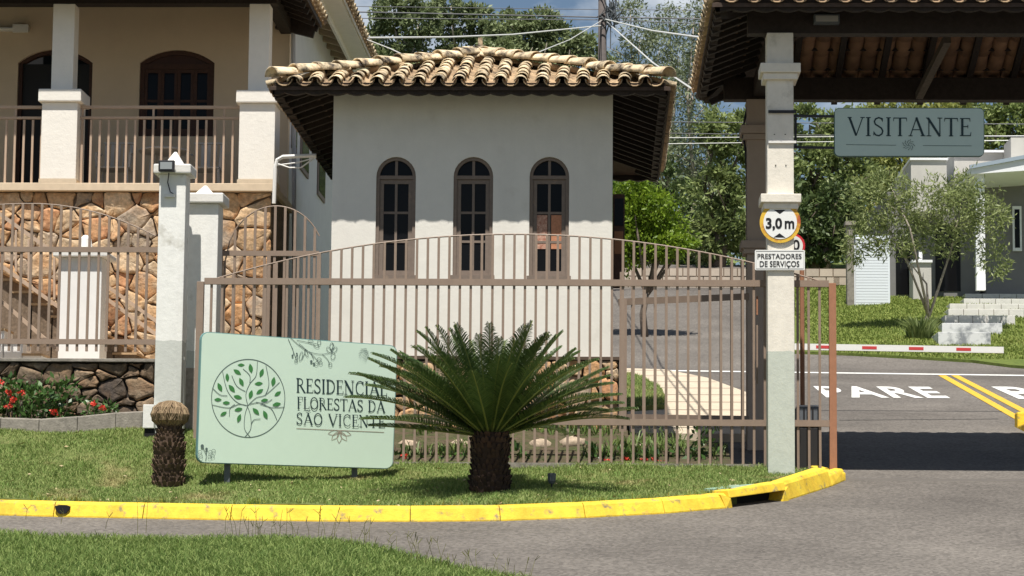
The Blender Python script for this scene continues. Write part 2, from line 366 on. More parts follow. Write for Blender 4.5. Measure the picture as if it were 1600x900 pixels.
# near verge of grass, its edge running off to the lower right
verge_e = [G(px, py, dz) for px, py, dz in ((-420,828,.19),(-260,832,.19),(-60,836,.19),(200,842,.19),(400,850,.18),(520,859,.16),(640,873,.13),(740,888,.09),(830,908,.05),(900,935,.03))]
verge_poly = [(p.x, p.y) for p in verge_e] + [(verge_e[-1].x, 16), (-9, 16)]
def gz_verge(X, Y):
    e = 0.17*sm(-0.5, -2.6, X); return gz(X, Y) + 0.02 + e + 0.035*np.sin(X*1.7)*sm(-1, -3, X)
tag(drape('grass_verge', verge_poly, M_verge, 0, .25, zf=gz_verge, skirt=.3), kind='structure')
# planting bed between sliding gate and guardhouse
bed_poly = [(-5.0, 32.45), (1.55, 32.35), (1.55, 33.6), (0.25, 34.0), (0.25, 41), (-3.9, 41), (-3.9, 34.3), (-5.0, 34.3)]
def gz_bed(X, Y): return gz(X, Y) + 0.15 + 0.25*sm(32.6, 34.4, Y)
tag(drape('planting_bed', bed_poly, M_soil, 0, .3, zf=gz_bed, skirt=.3), kind='structure')
# cream pavement beside the drive inside
pv = [G(px, py, .12) for px, py in ((972,575),(1040,577),(1105,590),(1165,612),(1192,628))]
pave_poly = [(p.x, p.y) for p in pv] + [(2.0, 37.2), (0.3, 37.2)]
pave = tag(drape('pavement', pave_poly, M_pave, .12, .6, skirt=.2), kind='structure')
gp_ = [G(px, py, .2) for px, py in ((968,580),(1003,588),(1030,603),(1041,620),(1038,632),(968,636))]
inner_lawn_poly = [(p.x, p.y) for p in gp_]
def gz_inner(X, Y): return gz(X, Y)+.2
tag(drape('inner_lawn', inner_lawn_poly, M_lawn, 0, .4, zf=gz_inner, skirt=.25), kind='structure')
M_joint = mat('paving_joint', (.20,.16,.12), .95)
for k in range(9):
    y = 38.2+k*1.75; xe = float(np.interp(y, [p.y for p in reversed(pv)], [p.x for p in reversed(pv)])); mb = MB(); xs2 = np.linspace(.32, max(.5, xe-.05), 8); vs = []
    for x in xs2:
        for s_ in (-.03, .03): vs.append((x, y+s_, float(gz(x, y+s_))+.126))
    mb.add(vs, [(2*i, 2*i+1, 2*i+3, 2*i+2) for i in range(7)]).build('paving_joint', M_joint, pave)
# raised grassy mound in front of the grey house
def gz_mound(X, Y):
    e = sm(0, 7, Y - 57.0 - 0.0*X); return gz(X, Y) + .06 + 0.22*sm(61, 65, Y)*sm(3.6, 8.5, X)*(1-sm(66, 74, Y)) 
mound_poly = [(p.x, p.y+.05) for p in rd_r] + [(34, 60), (34, 96), (4.6, 96), (5.1, 70)]
M_mound = grassmat('mound_turf', (.12,.15,.03), (.09,.125,.025), (.19,.16,.06), .5)
tag(drape('grassy_mound', mound_poly, M_mound, 0, .8, zf=gz_mound, skirt=.3), kind='structure')

# ---- yellow kerb: one kerb stone after another
def kerb_section(a, b, na, nb, h=0.17, name='kerb_stone', par=None, m_=None):
    a, b = Vector(a), Vector(b); vs = []
    for p, n in ((a, na), (b, nb)):
        z = float(gz(p.x, p.y))
        for (o, dz) in ((0, -.12), (0, 0.015), (.05, h*.82), (.085, h), (.235, h+.01), (.235, -.12)): vs.append((p.x+n[0]*o, p.y+n[1]*o, z+dz))
    k = 6; fs = [tuple(range(k)), tuple(range(2*k-1, k-1, -1))] + [(i, i+k, (i+1)%k+k, (i+1)%k) for i in range(k)]
    return MB().add(vs, fs).build(name, m_ or M_yellow, par, bevel=.006)
kerb = tag(put('kerb', None, None, Matrix.Translation((kerb_pt[5]))), kind='structure')
pts = [Vector((p.x, p.y)) for p in kerb_pt]
def resample(pts, step):
    d = [0]
    for i in range(1, len(pts)): d.append(d[-1]+(pts[i]-pts[i-1]).length)
    n = max(1, round(d[-1]/step)); out = []
    for k in range(n+1):
        t = d[-1]*k/n; i = max(j for j in range(len(d)) if d[j] <= t+1e-9); i = min(i, len(pts)-2)
        # catmull-rom for a smooth sweep
        p0, p1, p2, p3 = pts[max(i-1,0)], pts[i], pts[i+1], pts[min(i+2,len(pts)-1)]; u = (t-d[i])/(d[i+1]-d[i])
        out.append(0.5*((2*p1)+(-p0+p2)*u+(2*p0-5*p1+4*p2-p3)*u*u+(-p0+3*p1-3*p2+p3)*u**3))
    return out
def normals(q):
    ns = []
    for i in range(len(q)):
        d = (q[min(i+1,len(q)-1)]-q[max(i-1,0)]).normalized(); ns.append((-d.y, d.x))
    return ns
q = resample(pts, .95); ns = normals(q)
for i in range(len(q)-1):
    if i == 3: pass
    a = q[i].lerp(q[i+1], .004); b = q[i].lerp(q[i+1], .996)
    kerb_section(a, b, ns[i], ns[i+1], par=kerb)
# drain inlet: a lintel over a dark slot, then the last kerb stone turning in to the pillar
e0 = q[-1]; e1 = Vector(G(1228,783).xy); e2 = Vector(G(1300,760).xy); e3 = Vector(G(1322,750).xy)
def up3(p, dz): return Vector((p.x, p.y, float(gz(p.x, p.y))+dz))
inlet = thing('drain_inlet', up3(e0.lerp(e1,.5), 0), 'yellow kerb lintel over a dark storm drain slot before the gate pillar', 'drain')
nn = (-(e1-e0).normalized().y, (e1-e0).normalized().x); nv = Vector((nn[0], nn[1], 0))
mb = MB(); A, B = up3(e0, 0), up3(e1, 0)
mb.add([A+Vector((0,0,.115)), B+Vector((0,0,.125)), B+nv*.26+Vector((0,0,.125)), A+nv*.26+Vector((0,0,.115)), A+Vector((0,0,.2))+nv*.03, B+Vector((0,0,.22))+nv*.03, B+nv*.26+Vector((0,0,.23)), A+nv*.26+Vector((0,0,.2))], [(0,3,2,1),(4,5,6,7),(0,1,5,4),(1,2,6,5),(2,3,7,6),(3,0,4,7)])
mb.build('lintel', M_yellow, inlet, bevel=.01)
MB().add([A+nv*.22-Vector((0,0,.1)), B+nv*.22-Vector((0,0,.1)), B+nv*.22+Vector((0,0,.12)), A+nv*.22+Vector((0,0,.12))], [(0,1,2,3)]).build('slot', M_dark, inlet)
for (p, s_) in ((A, 1), (B, -1)):
    d = (B-A).normalized()*s_
    MB().add([p-d*.06, p+d*.05, p+d*.05+nv*.25, p-d*.06+nv*.25, p-d*.10+Vector((0,0,.16))+nv*.05, p+d*.02+Vector((0,0,.112)), p+d*.02+nv*.25+Vector((0,0,.112)), p-d*.10+nv*.25+Vector((0,0,.16))], [(0,3,2,1),(4,5,6,7),(0,1,5,4),(1,2,6,5),(2,3,7,6),(3,0,4,7)]).build('cheek', M_yellow, inlet)
nb1 = (nn[0], nn[1])
d = (e2-e1).normalized(); nb2 = (-d.y, d.x); d3 = (e3-e2).normalized(); nb3 = (-d3.y, d3.x)
kerb_section(e1.lerp(e2,.01), e2, nb1, nb2, h=.22, par=kerb); kerb_section(e2.lerp(e3,.02), e3, nb2, (nb3[0]*.6, nb3[1]*.6), h=.14, par=kerb)
# broken hole in the kerb face at the left
hp = up3(Vector(G(97, 808.2).xy), .085); 
mb = MB(); ring = [(.075*math.cos(t)*(1+.25*math.sin(3*t)), .06*math.sin(t)*(1+.2*math.cos(2*t))) for t in np.linspace(0, 2*math.pi, 13)[:-1]]
mb.prism_y([(hp.x+x, hp.z+z) for x, z in ring], hp.y-.004, hp.y+.06)
tag(mb.build('kerb_hole', M_dark, None), 'small dark drain hole broken through the yellow kerb face', 'hole')
# mint painted patch on the lawn beside the drain
a = G(1125,772,.15); pp = [(1100,765),(1145,759),(1196,757),(1190,762),(1150,765.5)]
mb = MB(); vs = [G(x_, y_, .03, gz_lawn) for x_, y_ in pp]; vs = [Vector((v.x, v.y, float(gz_lawn(v.x, v.y))+.04)) for v in vs]
mb.add(vs+[v-Vector((0,0,.03)) for v in vs], [tuple(range(5))]+[(i, i+5, (i+1)%5+5, (i+1)%5) for i in range(5)])
tag(mb.build('inspection_cover', mat('faded_mint_concrete', (.25,.38,.29), .9, var=.2, scale=6, stains=((.2,.17,.1), 4, .5, .8)), None), 'pale green concrete cover in the grass behind the drain', 'cover')
# concrete edging of the shrub border at the left
ea = [(-300,650),(-180,655),(-60,664),(0,670),(60,672),(120,668),(180,662),(222,660)]
ep = [P(x_, y_, 32.9) for x_, y_ in ea]; edg = thing('border_edging', (ep[2].x, 32.9, float(gz(ep[2].x, 32.9))), 'low grey concrete edging between lawn and red flowering shrubs', 'edging')
for i in range(len(ep)-1):
    a, b = ep[i], ep[i+1]; a2 = a.lerp(b, .01); th = .17
    mb = MB(); q8 = []
    for p in (a2, b): q8 += [p+Vector((0,0,-.35)), p+Vector((0,.18,-.35)), p+Vector((0,.18,.16)), p+Vector((0,.01,.14))]
    mb.add(q8, [(0,1,2,3),(7,6,5,4),(0,4,5,1),(1,5,6,2),(2,6,7,3),(3,7,4,0)]).build('edging_stone', M_conc, edg, bevel=.012)
tag(drape('shrub_bed', [(-11, 33.08), (ep[-1].x+.1, 33.08), (ep[-1].x+.1, 33.78), (-11, 33.78)], M_soil, 0, .4, zf=lambda X, Y: 0*np.asarray(X, float)+PZ(660, 33.2, 100), skirt=.3), kind='structure')
# gate track across the drive
tr = MB()
ta, tb = Vector((2.35, YG+.2, 0)), Vector((14, YG+.2, 0))
tr.bar((ta.x, ta.y, ZG+SL*.2+.012), (tb.x, tb.y, ZG+SL*.2+.012), .05, .03)
tag(tr.build('gate_track', mat('worn_steel', (.30,.27,.24), .5, metal=.4), None), 'thin steel track of the sliding gate crossing the drive', 'track')
# road markings
def text_mesh(name, s, size, ext=0.0, sx=1.0, bold=0.0, space=1.0):
    cu = bpy.data.curves.new(name, 'FONT'); cu.body = s; cu.size = size; cu.align_x = 'CENTER'; cu.align_y = 'CENTER'; cu.offset = bold; cu.space_character = space; cu.extrude = ext; cu.resolution_u = 4
    ob = bpy.data.objects.new(name, cu); col.objects.link(ob); dg = bpy.context.evaluated_depsgraph_get(); dg.update()
    me = bpy.data.meshes.new_from_object(ob.evaluated_get(dg)); bpy.data.objects.remove(ob)
    return me
def road_word(name, s, px0, px1, py0, py1, label):
    me = text_mesh(name, s, 1.0, 0, bold=.028, space=1.15)
    co = np.array([v.co[:] for v in me.vertices]); mn, mxx = co.min(0), co.max(0)
    c = G((px0+px1)/2, py1); t = G((px0+px1)/2, py0); x0, x1 = G(px0, py1).x, G(px1, py1).x
    for v in me.vertices:
        u = (v.co.x-mn[0])/(mxx[0]-mn[0]); w = (v.co.y-mn[1])/(mxx[1]-mn[1])
        X = x0+(x1-x0)*u; Y = c.y+(t.y-c.y)*w; v.co = (X, Y, float(gz(X, Y))+.008)
    me.materials.clear(); o = put(name, me, None, None, M_whitepaint); tag(o, label, 'road marking'); return o
road_word('road_lettering', 'PARE', 1292, 1484, 604.5, 622, 'white PARE lettering painted on the drive before the stop line')
def stripe(name, p0, p1, w, m_, label, along='x'):
    n = 24; vs = []; fs = []
    a, b = Vector(p0[:2]), Vector(p1[:2]); d = (b-a).normalized(); nn_ = Vector((-d.y, d.x))*w/2
    for i in range(n+1):
        c = a.lerp(b, i/n)
        for s_ in (-1, 1): q_ = c+nn_*s_; vs.append((q_.x, q_.y, float(gz(q_.x, q_.y))+.008))
    for i in range(n): fs.append((2*i, 2*i+1, 2*i+3, 2*i+2))
    return tag(MB().add(vs, fs).build(name, m_, None), label, 'road marking')
stripe('stop_line', G(1003,579), G(1660,588), .38, M_whitepaint, 'long white stop line painted across the road beyond PARE')
yl = [(G(1472,587), G(1598,658)), (G(1492,587), G(1618,652))]
for k, (a, b) in enumerate(yl): stripe('centre_line', a, b, .16, M_yellowline, 'yellow line of the double centre line, %s' % ('on the PARE side' if k == 0 else 'on the side away from PARE')) 
road_word('road_lettering', 'P', 1592, 1640, 605, 624, 'white letter fragment painted across the double yellow line from PARE')
# dark crack / expansion joint across the drive
stripe('pavement_joint', G(1311,657), G(1560,655), .05, mat('joint_tar', (.03,.03,.03), .9), 'thin dark tar joint across the drive between PARE and the canopy shadow')
# yellow island kerb at the far right
ik = thing('island_kerb', G(1600,668), 'yellow traffic island nose at the end of the double yellow line', 'island')
a = G(1588,668); 
MB().box(a.x, a.x+.5, a.y-2.4, a.y, a.z-.4, a.z+.02).build('island_edge', M_yellow, ik, bevel=.03)
MB().box(a.x+.0, a.x+.25, a.y-.1, a.y+.18, a.z-.1, a.z+.24).build('nose_block', M_yellow, ik, bevel=.03)
# yellow kerb of the island behind the gate pillar
ik = thing('pillar_island', G(1300,752), 'yellow kerb of the small island where the gate end post stands', 'island')
a, b, c, d_ = G(1268,736), G(1322,751), G(1294,752), G(1262,738)
vs = [a, b, c, d_]; MB().add([v+Vector((0,0,-.05)) for v in vs]+[v+Vector((0,0,.1)) for v in vs], [(0,3,2,1),(4,5,6,7),(0,1,5,4),(1,2,6,5),(2,3,7,6),(3,0,4,7)]).build('island_edge', M_yellow, ik, bevel=.02)
# ================================================================ builders: stones, tiles, arched walls
def clip(poly, nx_, nz_, c):
    out = []; n = len(poly)
    for i in range(n):
        a, b = poly[i], poly[(i+1) % n]; da = a[0]*nx_+a[1]*nz_-c; db = b[0]*nx_+b[1]*nz_-c
        if da <= 0: out.append(a)
        if da*db < 0: t = da/(da-db); out.append((a[0]+(b[0]-a[0])*t, a[1]+(b[1]-a[1])*t))
    return out
def stones(parent, x0, x1, z0, z1, yf, n, m_, seed, gap=.018, stretch=1.15, depth=.06, name='stone', small=.35, axis='y', skew=None):
    r = random.Random(seed); w, h = x1-x0, z1-z0; pts = []
    tries = 0; md = math.sqrt(w*h/n)
    while len(pts) < n and tries < 20000:
        tries += 1; big = r.random() > small; rad = md*(r.uniform(.85, 1.25) if big else r.uniform(.3, .5))
        p = (r.uniform(0, w)/stretch, r.uniform(0, h), rad)
        if all((p[0]-q_[0])**2+(p[1]-q_[1])**2 > (.48*(p[2]+q_[2]))**2 for q_ in pts): pts.append(p)
    for i, p in enumerate(pts):
        poly = [(gap/2, gap/2), (w/stretch-gap/2, gap/2), (w/stretch-gap/2, h-gap/2), (gap/2, h-gap/2)]
        for j, q_ in enumerate(pts):
            if i == j: continue
            dx, dz = q_[0]-p[0], q_[1]-p[1]; L_ = math.hypot(dx, dz)
            if L_ > 2.6*md: continue
            c = (q_[0]**2+q_[1]**2-p[0]**2-p[1]**2 - (q_[2]**2-p[2]**2)*.3)/2/L_ - gap/2
            poly = clip(poly, dx/L_, dz/L_, c)
            if len(poly) < 3: break
        if len(poly) < 3: continue
        # knock the corners off, then roughen
        q2 = []
        k = len(poly)
        for a in range(k):
            A, B = poly[a], poly[(a+1) % k]
            if math.hypot(A[0]-B[0], A[1]-B[1]) < .012: q2.append(((A[0]+B[0])/2, (A[1]+B[1])/2)); continue
            for t in (.09, .5, .91):
                jx = r.gauss(0, .012)*(t == .5); q2.append((A[0]+(B[0]-A[0])*t+jx, A[1]+(B[1]-A[1])*t+r.gauss(0,.012)*(t==.5)))
        cx = sum(q[0] for q in q2)/len(q2); cz = sum(q[1] for q in q2)/len(q2); k = len(q2); dd = depth*r.uniform(.5, 1.25); tx, tz = r.uniform(-.12,.12), r.uniform(-.16,.16)
        vs = []
        for (s_, dy, jit) in ((1.0, .05, 0), (1.0, -dd*.6, .003), (.965, -dd*.92, .005), (.72, -dd, .008)):
            for (x, z) in q2:
                xx, zz_ = cx+(x-cx)*s_, cz+(z-cz)*s_
                vs.append((x0+(xx)*stretch+r.gauss(0, jit*.5), yf+dy+(xx-cx)*tx*(dy < 0)+(zz_-cz)*tz*(dy < 0)+r.gauss(0, jit), z0+zz_+r.gauss(0, jit*.5)))
        vs.append((x0+cx*stretch, yf-dd*1.02, z0+cz)); fs = []
        for a in range(3):
            for b in range(k): fs.append((a*k+b, a*k+(b+1) % k, (a+1)*k+(b+1) % k, (a+1)*k+b))
        fs += [(3*k+b, 3*k+(b+1) % k, 4*k) for b in range(k)]
        if skew: vs = [skew(v) for v in vs]
        mb = MB(); mb.add(vs, fs); mb.build(name, m_, parent, smooth=True)
def barrel(L_=.44, r0=.094, r1=.075, n=7, th=.014, flip=False):
    vs = []; fs = []
    for (y, r_) in ((0, r0), (L_, r1)):
        for rr in (r_, r_-th):
            for k in range(n+1):
                t = math.pi*k/n; vs.append((rr*math.cos(t), y, rr*math.sin(t)*.85*(-1 if flip else 1)))
    m_ = n+1
    for k in range(n):
        fs += [(k, k+1, 2*m_+k+1, 2*m_+k), (m_+k+1, m_+k, 3*m_+k, 3*m_+k+1), (k+1, k, m_+k, m_+k+1)]
    fs += [(0, 2*m_, 3*m_, m_), (n, m_+n, 3*m_+n, 2*m_+n)]
    me = MB().add(vs, fs).mesh('clay_tile', True); return me
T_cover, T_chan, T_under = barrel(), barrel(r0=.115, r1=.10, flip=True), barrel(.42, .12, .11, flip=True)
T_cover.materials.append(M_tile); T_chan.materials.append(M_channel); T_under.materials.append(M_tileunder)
T_ridge = barrel(.46, .15, .115, 7, .016); T_ridge.materials.append(M_tile)
def frame3(o, e, u, n): 
    M = Matrix.Identity(4)
    for i in range(3): M[i][0], M[i][1], M[i][2], M[i][3] = e[i], u[i], n[i], o[i]
    return M
def mesh_join(name, items, m_):
    """many placed copies of a mesh as one mesh"""
    Vs, Fs, b = [], [], 0
    for me, M in items:
        co = np.array([v.co[:] for v in me.vertices]); A = np.array(M.to_3x3()); t = np.array(M.translation)
        Vs.append(co@A.T+t); Fs += [tuple(i+b for i in p.vertices) for p in me.polygons]; b += len(co)
    out = bpy.data.meshes.new(name); out.from_pydata(np.concatenate(Vs).tolist(), [], Fs)
    for p in out.polygons: p.use_smooth = True
    out.materials.append(m_); return out
def hip_roof(par, x0, x1, y0, y1, ze, pitch, single=('front',), sp=.278, rows_single=99, ridge_hips=True, deckmat=None, thick=.07, scallop_mat=None, xlim=None, seed=1, drop=.15, under=None):
    r = random.Random(seed); hw = min(x1-x0, y1-y0)/2; tp = math.tan(pitch); cp, sp_ = math.cos(pitch), math.sin(pitch)
    apex = ze+hw*tp
    if (x1-x0) > (y1-y0): ra, rb = Vector((x0+hw, (y0+y1)/2, apex)), Vector((x1-hw, (y0+y1)/2, apex))
    else: ra, rb = Vector(((x0+x1)/2, y0+hw, apex)), Vector(((x0+x1)/2, y1-hw, apex))
    # deck: upper and lower skins
    c = [Vector((x0,y0,ze)), Vector((x1,y0,ze)), Vector((x1,y1,ze)), Vector((x0,y1,ze))]; d = Vector((0,0,-thick))
    vs = c+[ra, rb]; vs = [v-Vector((0,0,.02)) for v in vs]+[v+d for v in vs]
    tops = [(0,1,5,4),(1,2,5),(2,3,4,5),(3,0,4)] if (x1-x0) > (y1-y0) else [(0,1,4),(1,2,5,4),(2,3,5),(3,0,4,5)]
    fs = tops+[tuple(i+6 for i in reversed(f)) for f in tops]+[(i, i+6, (i+1)%4+6, (i+1)%4) for i in range(4)]
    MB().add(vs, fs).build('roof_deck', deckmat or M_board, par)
    sides = {'front': (Vector((x0,y0,ze)), Vector((1,0,0)), Vector((0,cp,sp_)), Vector((0,-sp_,cp)), x1-x0),
             'right': (Vector((x1,y0,ze)), Vector((0,1,0)), Vector((-cp,0,sp_)), Vector((sp_,0,cp)), y1-y0),
             'back': (Vector((x1,y1,ze)), Vector((-1,0,0)), Vector((0,-cp,sp_)), Vector((0,sp_,cp)), x1-x0),
             'left': (Vector((x0,y1,ze)), Vector((0,-1,0)), Vector((cp,0,sp_)), Vector((-sp_,0,cp)), y1-y0)}
    step = .355
    for sd, (o, e, u, n, W) in sides.items():
        joinc, joinh = [], []
        ncol = int(W/sp); off = (W-ncol*sp)/2
        for k in range(ncol+1):
            for rr in range(40):
                s_ = off+k*sp; t = rr*step-.06
                if (t+.30)*cp > min(hw, s_+.05, W-s_+.05): break
                p = o+e*s_+u*t+n*(.055+r.uniform(-.006,.012))
                rot = Matrix.Rotation(r.gauss(0,.028), 4, 'Z') @ Matrix.Rotation(-.035+r.gauss(0,.014), 4, 'X')
                M = frame3(p+e*r.gauss(0,.007), e, u, n) @ rot
                if xlim and sd in ('front', 'back') and p.x > xlim: ind = False
                else: ind = sd in single and rr < rows_single
                if ind: put('roof_tile', T_cover, par, M)
                else: joinc.append((T_cover, M))
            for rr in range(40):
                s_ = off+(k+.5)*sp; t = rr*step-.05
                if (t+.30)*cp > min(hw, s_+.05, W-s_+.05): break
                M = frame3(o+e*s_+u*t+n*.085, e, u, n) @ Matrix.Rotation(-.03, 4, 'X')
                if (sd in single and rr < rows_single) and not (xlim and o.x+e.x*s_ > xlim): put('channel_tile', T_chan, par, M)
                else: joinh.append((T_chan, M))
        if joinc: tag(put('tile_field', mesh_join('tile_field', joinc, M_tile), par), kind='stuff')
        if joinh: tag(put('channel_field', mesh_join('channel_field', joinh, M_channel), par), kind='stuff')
        # dark scalloped under-eave course
        if drop:
            mb = MB(); nseg = 6
            y_a = o+n*.0-u*.02; prof = []
            tot = int(W/sp)*nseg
            top, bot = [], []
            for i in range(tot+1):
                s_ = off+i*sp/nseg; ph = math.sin(math.pi*((i/nseg+0.5) % 1.0)); dz = drop*(.82+.18*ph)
                pt = o+e*s_+u*.02; top.append(pt+Vector((0,0,.03))); bot.append(pt-Vector((0,0,dz-.03))+u*.03)
            k = len(top); inw = Vector((u.x, u.y, 0)).normalized()*.10
            vs = top+bot+[b+inw for b in bot]+[t_+inw for t_ in top]
            fs = [(i, i+1, k+i+1, k+i) for i in range(k-1)]+[(k+i, k+i+1, 2*k+i+1, 2*k+i) for i in range(k-1)]+[(2*k+i, 2*k+i+1, 3*k+i+1, 3*k+i) for i in range(k-1)]
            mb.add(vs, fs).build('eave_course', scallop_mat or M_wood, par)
    # hip and ridge caps
    hips = [(c[0], ra), (c[1], rb if (x1-x0) > (y1-y0) else ra), (c[2], rb), (c[3], ra if (x1-x0) > (y1-y0) else rb), (ra, rb)]
    for a, b in hips:
        dv = (b-a); Lh = dv.length; dv.normalize(); xx = dv.cross(Vector((0,0,1))).normalized(); zz_ = xx.cross(dv)
        for i in range(int(Lh/.38)+1):
            p = a+dv*(i*.38+.06)+zz_*(.12+r.uniform(-.008,.012))
            if xlim and p.x > xlim: continue
            put('ridge_tile', T_ridge, par, frame3(p, xx, dv, zz_) @ Matrix.Rotation(-.05+r.gauss(0,.02), 4, 'X') @ Matrix.Rotation(r.gauss(0,.03), 4, 'Z'))
    return ra, rb, apex
def arc(xa, xb, zs, rise, n=14):
    return [((xa+xb)/2-(xb-xa)/2*math.cos(math.pi*k/n), zs+rise*math.sin(math.pi*k/n)) for k in range(n+1)]
def segarc(xa, xb, zs, rise, n=12):
    w = (xb-xa)/2; R = (w*w+rise*rise)/2/rise; a0 = math.asin(min(1, w/R)); cx = (xa+xb)/2; cz = zs+rise-R
    return [(cx+R*math.sin(-a0+2*a0*k/n), cz+R*math.cos(-a0+2*a0*k/n)) for k in range(n+1)]
def arched_wall(name, m_, par, x0, x1, z0, z1, y0, y1, ops):
    """ops: (xa, xb, zsill, zspring, curve points)"""
    mb = MB(); cur = x0
    for (xa, xb, zs, zp, cv) in sorted(ops):
        mb.box(cur, xa, y0, y1, z0, z1)
        if zs > z0+.01: mb.box(xa, xb, y0, y1, z0, zs)
        top = [(xa, z1)]+cv+[(xb, z1)]
        # split the head in two so each face is simple
        h = len(cv)//2; cx = cv[h][0]
        mb.prism_y([(xa, z1)]+cv[:h+1]+[(cx, z1)], y0, y1); mb.prism_y([(cx, z1)]+cv[h:]+[(xb, z1)], y0, y1)
        cur = xb
    mb.box(cur, x1, y0, y1, z0, z1)
    return mb.build(name, m_, par)
def band(cv, w, y0, y1, mb):
    """a moulding of width w following a curve of (x,z), inside it"""
    n = len(cv); cx = sum(p[0] for p in cv)/n; inner = []
    for i in range(n):
        a, b = cv[max(i-1,0)], cv[min(i+1,n-1)]; dx, dz = b[0]-a[0], b[1]-a[1]; L_ = math.hypot(dx, dz); inner.append((cv[i][0]+dz/L_*w, cv[i][1]-dx/L_*w))
    for i in range(n-1): mb.prism_y([cv[i], inner[i], inner[i+1], cv[i+1]], y0, y1)
    return inner

# ================================================================ GUARDHOUSE
GY0, GY1, GE0, GE1 = 34.59, 40.75, 33.9, 41.5
gx0, gx1 = PX(519, GY0, 300), PX(957, GY0, 300)
ge0, ge1 = PX(421, GE0, 125), PX(1048, GE0, 125)
ze = PZ(133, GE0, 735); wz0 = PZ(557, GY0, 735); wz1 = ze+.13
gbase = float(gz((gx0+gx1)/2, GY0))
gh = thing('guardhouse', ((gx0+gx1)/2, GY0, gbase), 'white guardhouse with three arched windows and hipped clay tile roof', 'guardhouse')
ops = []; wins = []
for (a, b, yt, yb, ysp) in ((587,649,245,434,276), (708,770,245,434,276), (827,889,245,435,276)):
    xa, xb = PX(a, GY0, 340), PX(b, GY0, 340); zs, zp, zt = PZ(yb, GY0, a), PZ(ysp, GY0, a), PZ(yt, GY0, a)
    cv = arc(xa, xb, zp, zt-zp); ops.append((xa, xb, zs, zp, cv)); wins.append((xa, xb, zs, zp, cv))
arched_wall('front_wall', M_white, gh, gx0, gx1, wz0, wz1, GY0, GY0+.16, ops)
box('side_wall', M_white, gh, gx0, gx0+.15, GY0+.16, GY1, wz0, wz1); box('side_wall', M_white, gh, gx1-.15, gx1, GY0+.16, GY1, wz0, wz1); box('rear_wall', M_white, gh, gx0+.15, gx1-.15, GY1-.15, GY1, wz0, wz1)
box('inner_floor', M_room, gh, gx0+.15, gx1-.15, GY0+.17, GY1-.15, wz0-.05, wz0+.05)
box('dark_backing', M_dark, gh, gx0+.15, gx1-.15, GY0+1.4, GY0+1.45, wz0+.05, wz1)  # near-black sheet, the dimness of the room put into its colour
for i, (xa, xb, zs, zp, cv) in enumerate(wins):
    w = put('window', None, gh, Matrix.Translation(((xa+xb)/2, GY0, zs)))
    mb = MB(); outer = [(xa, zs)]+cv+[(xb, zs)]; inner = band(outer, .045, GY0+.03, GY0+.13, mb); mb.build('outer_frame', M_frame, w)
    mb = MB(); mb.box(xa-.03, xb+.03, GY0-.025, GY0+.10, zs-.03, zs+.035); mb.build('sill', M_frame, w)
    mb = MB(); mb.box(xa+.045, xb-.045, GY0+.035, GY0+.12, zp-.03, zp+.02); mb.build('transom', M_frame, w)
    ia, ib = xa+.047, xb-.047; cx = (xa+xb)/2; zb = zs+.037; zt = zp-.032
    mb = MB(); mb.box(ia, ia+.055, GY0+.055, GY0+.10, zb, zt); mb.box(ib-.055, ib, GY0+.055, GY0+.10, zb, zt); mb.box(ia+.055, ib-.055, GY0+.057, GY0+.098, zb, zb+.07); mb.box(ia+.055, ib-.055, GY0+.057, GY0+.098, zt-.06, zt); mb.build('sash', M_frame, w)
    mb = MB(); mb.box(cx-.017, cx+.017, GY0+.06, GY0+.095, zb+.07, zt-.06)
    hs = (zt-zb-.13)/3
    for k in (1, 2):
        for (p_, q_) in ((ia+.055, cx-.017), (cx+.017, ib-.055)): mb.box(p_, q_, GY0+.062, GY0+.093, zb+.07+hs*k-.016, zb+.07+hs*k+.016)
    mb.box(cx-.018, cx+.018, GY0+.05, GY0+.11, zp+.02, cv[7][1]-.04)
    mb.build('glazing_bar', M_frame, w)
    for k in range(3):
        for (p_, q_) in ((ia+.05, cx-.012), (cx+.012, ib-.05)): box('pane', M_glass, w, p_, q_, GY0+.074, GY0+.080, zb+.066+hs*k, zb+.07+hs*(k+1))
    inn = inner[1:-1]
    hh = [p for p in inn if p[1] >= zp+.02-1e-3]
    hh = [(hh[0][0], zp+.02)]+hh+[(hh[-1][0], zp+.02)]
    mb = MB(); mb.prism_y([(x, z) for x, z in reversed(hh)], GY0+.078, GY0+.084); mb.build('pane', M_glass, w)
    if i == 2:
        za, zb2 = PZ(388, GY0, 860), PZ(335, GY0, 860)
        box('pane_reflection', mat('orange_reflection', (.50,.22,.12), .7, var=.2, scale=9), w, PX(861,GY0,360), PX(880,GY0,360), GY0+.066, GY0+.070, za, zb2)  # orange reflection in the glass, painted as flat patches on the panes
        box('pane_reflection', mat('rust_reflection', (.34,.13,.08), .7, second=(.62,.4,.3), scale=26), w, PX(838,GY0,360), PX(855,GY0,360), GY0+.066, GY0+.070, za, zb2)
# brown door leaf standing open at the right side wall
dr = put('door', None, gh, Matrix.Translation((gx1+.02, GY0+.6, wz0)))
zt, zb = PZ(303, GY0+.5, 966), PZ(450, GY0+.5, 966)
dx0, dx1 = gx1+.005, PX(976, GY0+.5, 380)
box('leaf', M_darkwood, dr, dx0, dx1, GY0+.5, GY0+.55, zb, zt, .006)
for (a, b, mm) in ((.05,.3,M_darkwood),(.36,.60,mat('lit_door_panel',(.26,.12,.06),.6)),(.66,.95,M_glass)): box('panel', mm, dr, dx0+.025, dx1-.02, GY0+.485, GY0+.499, zb+(zt-zb)*a, zb+(zt-zb)*b)
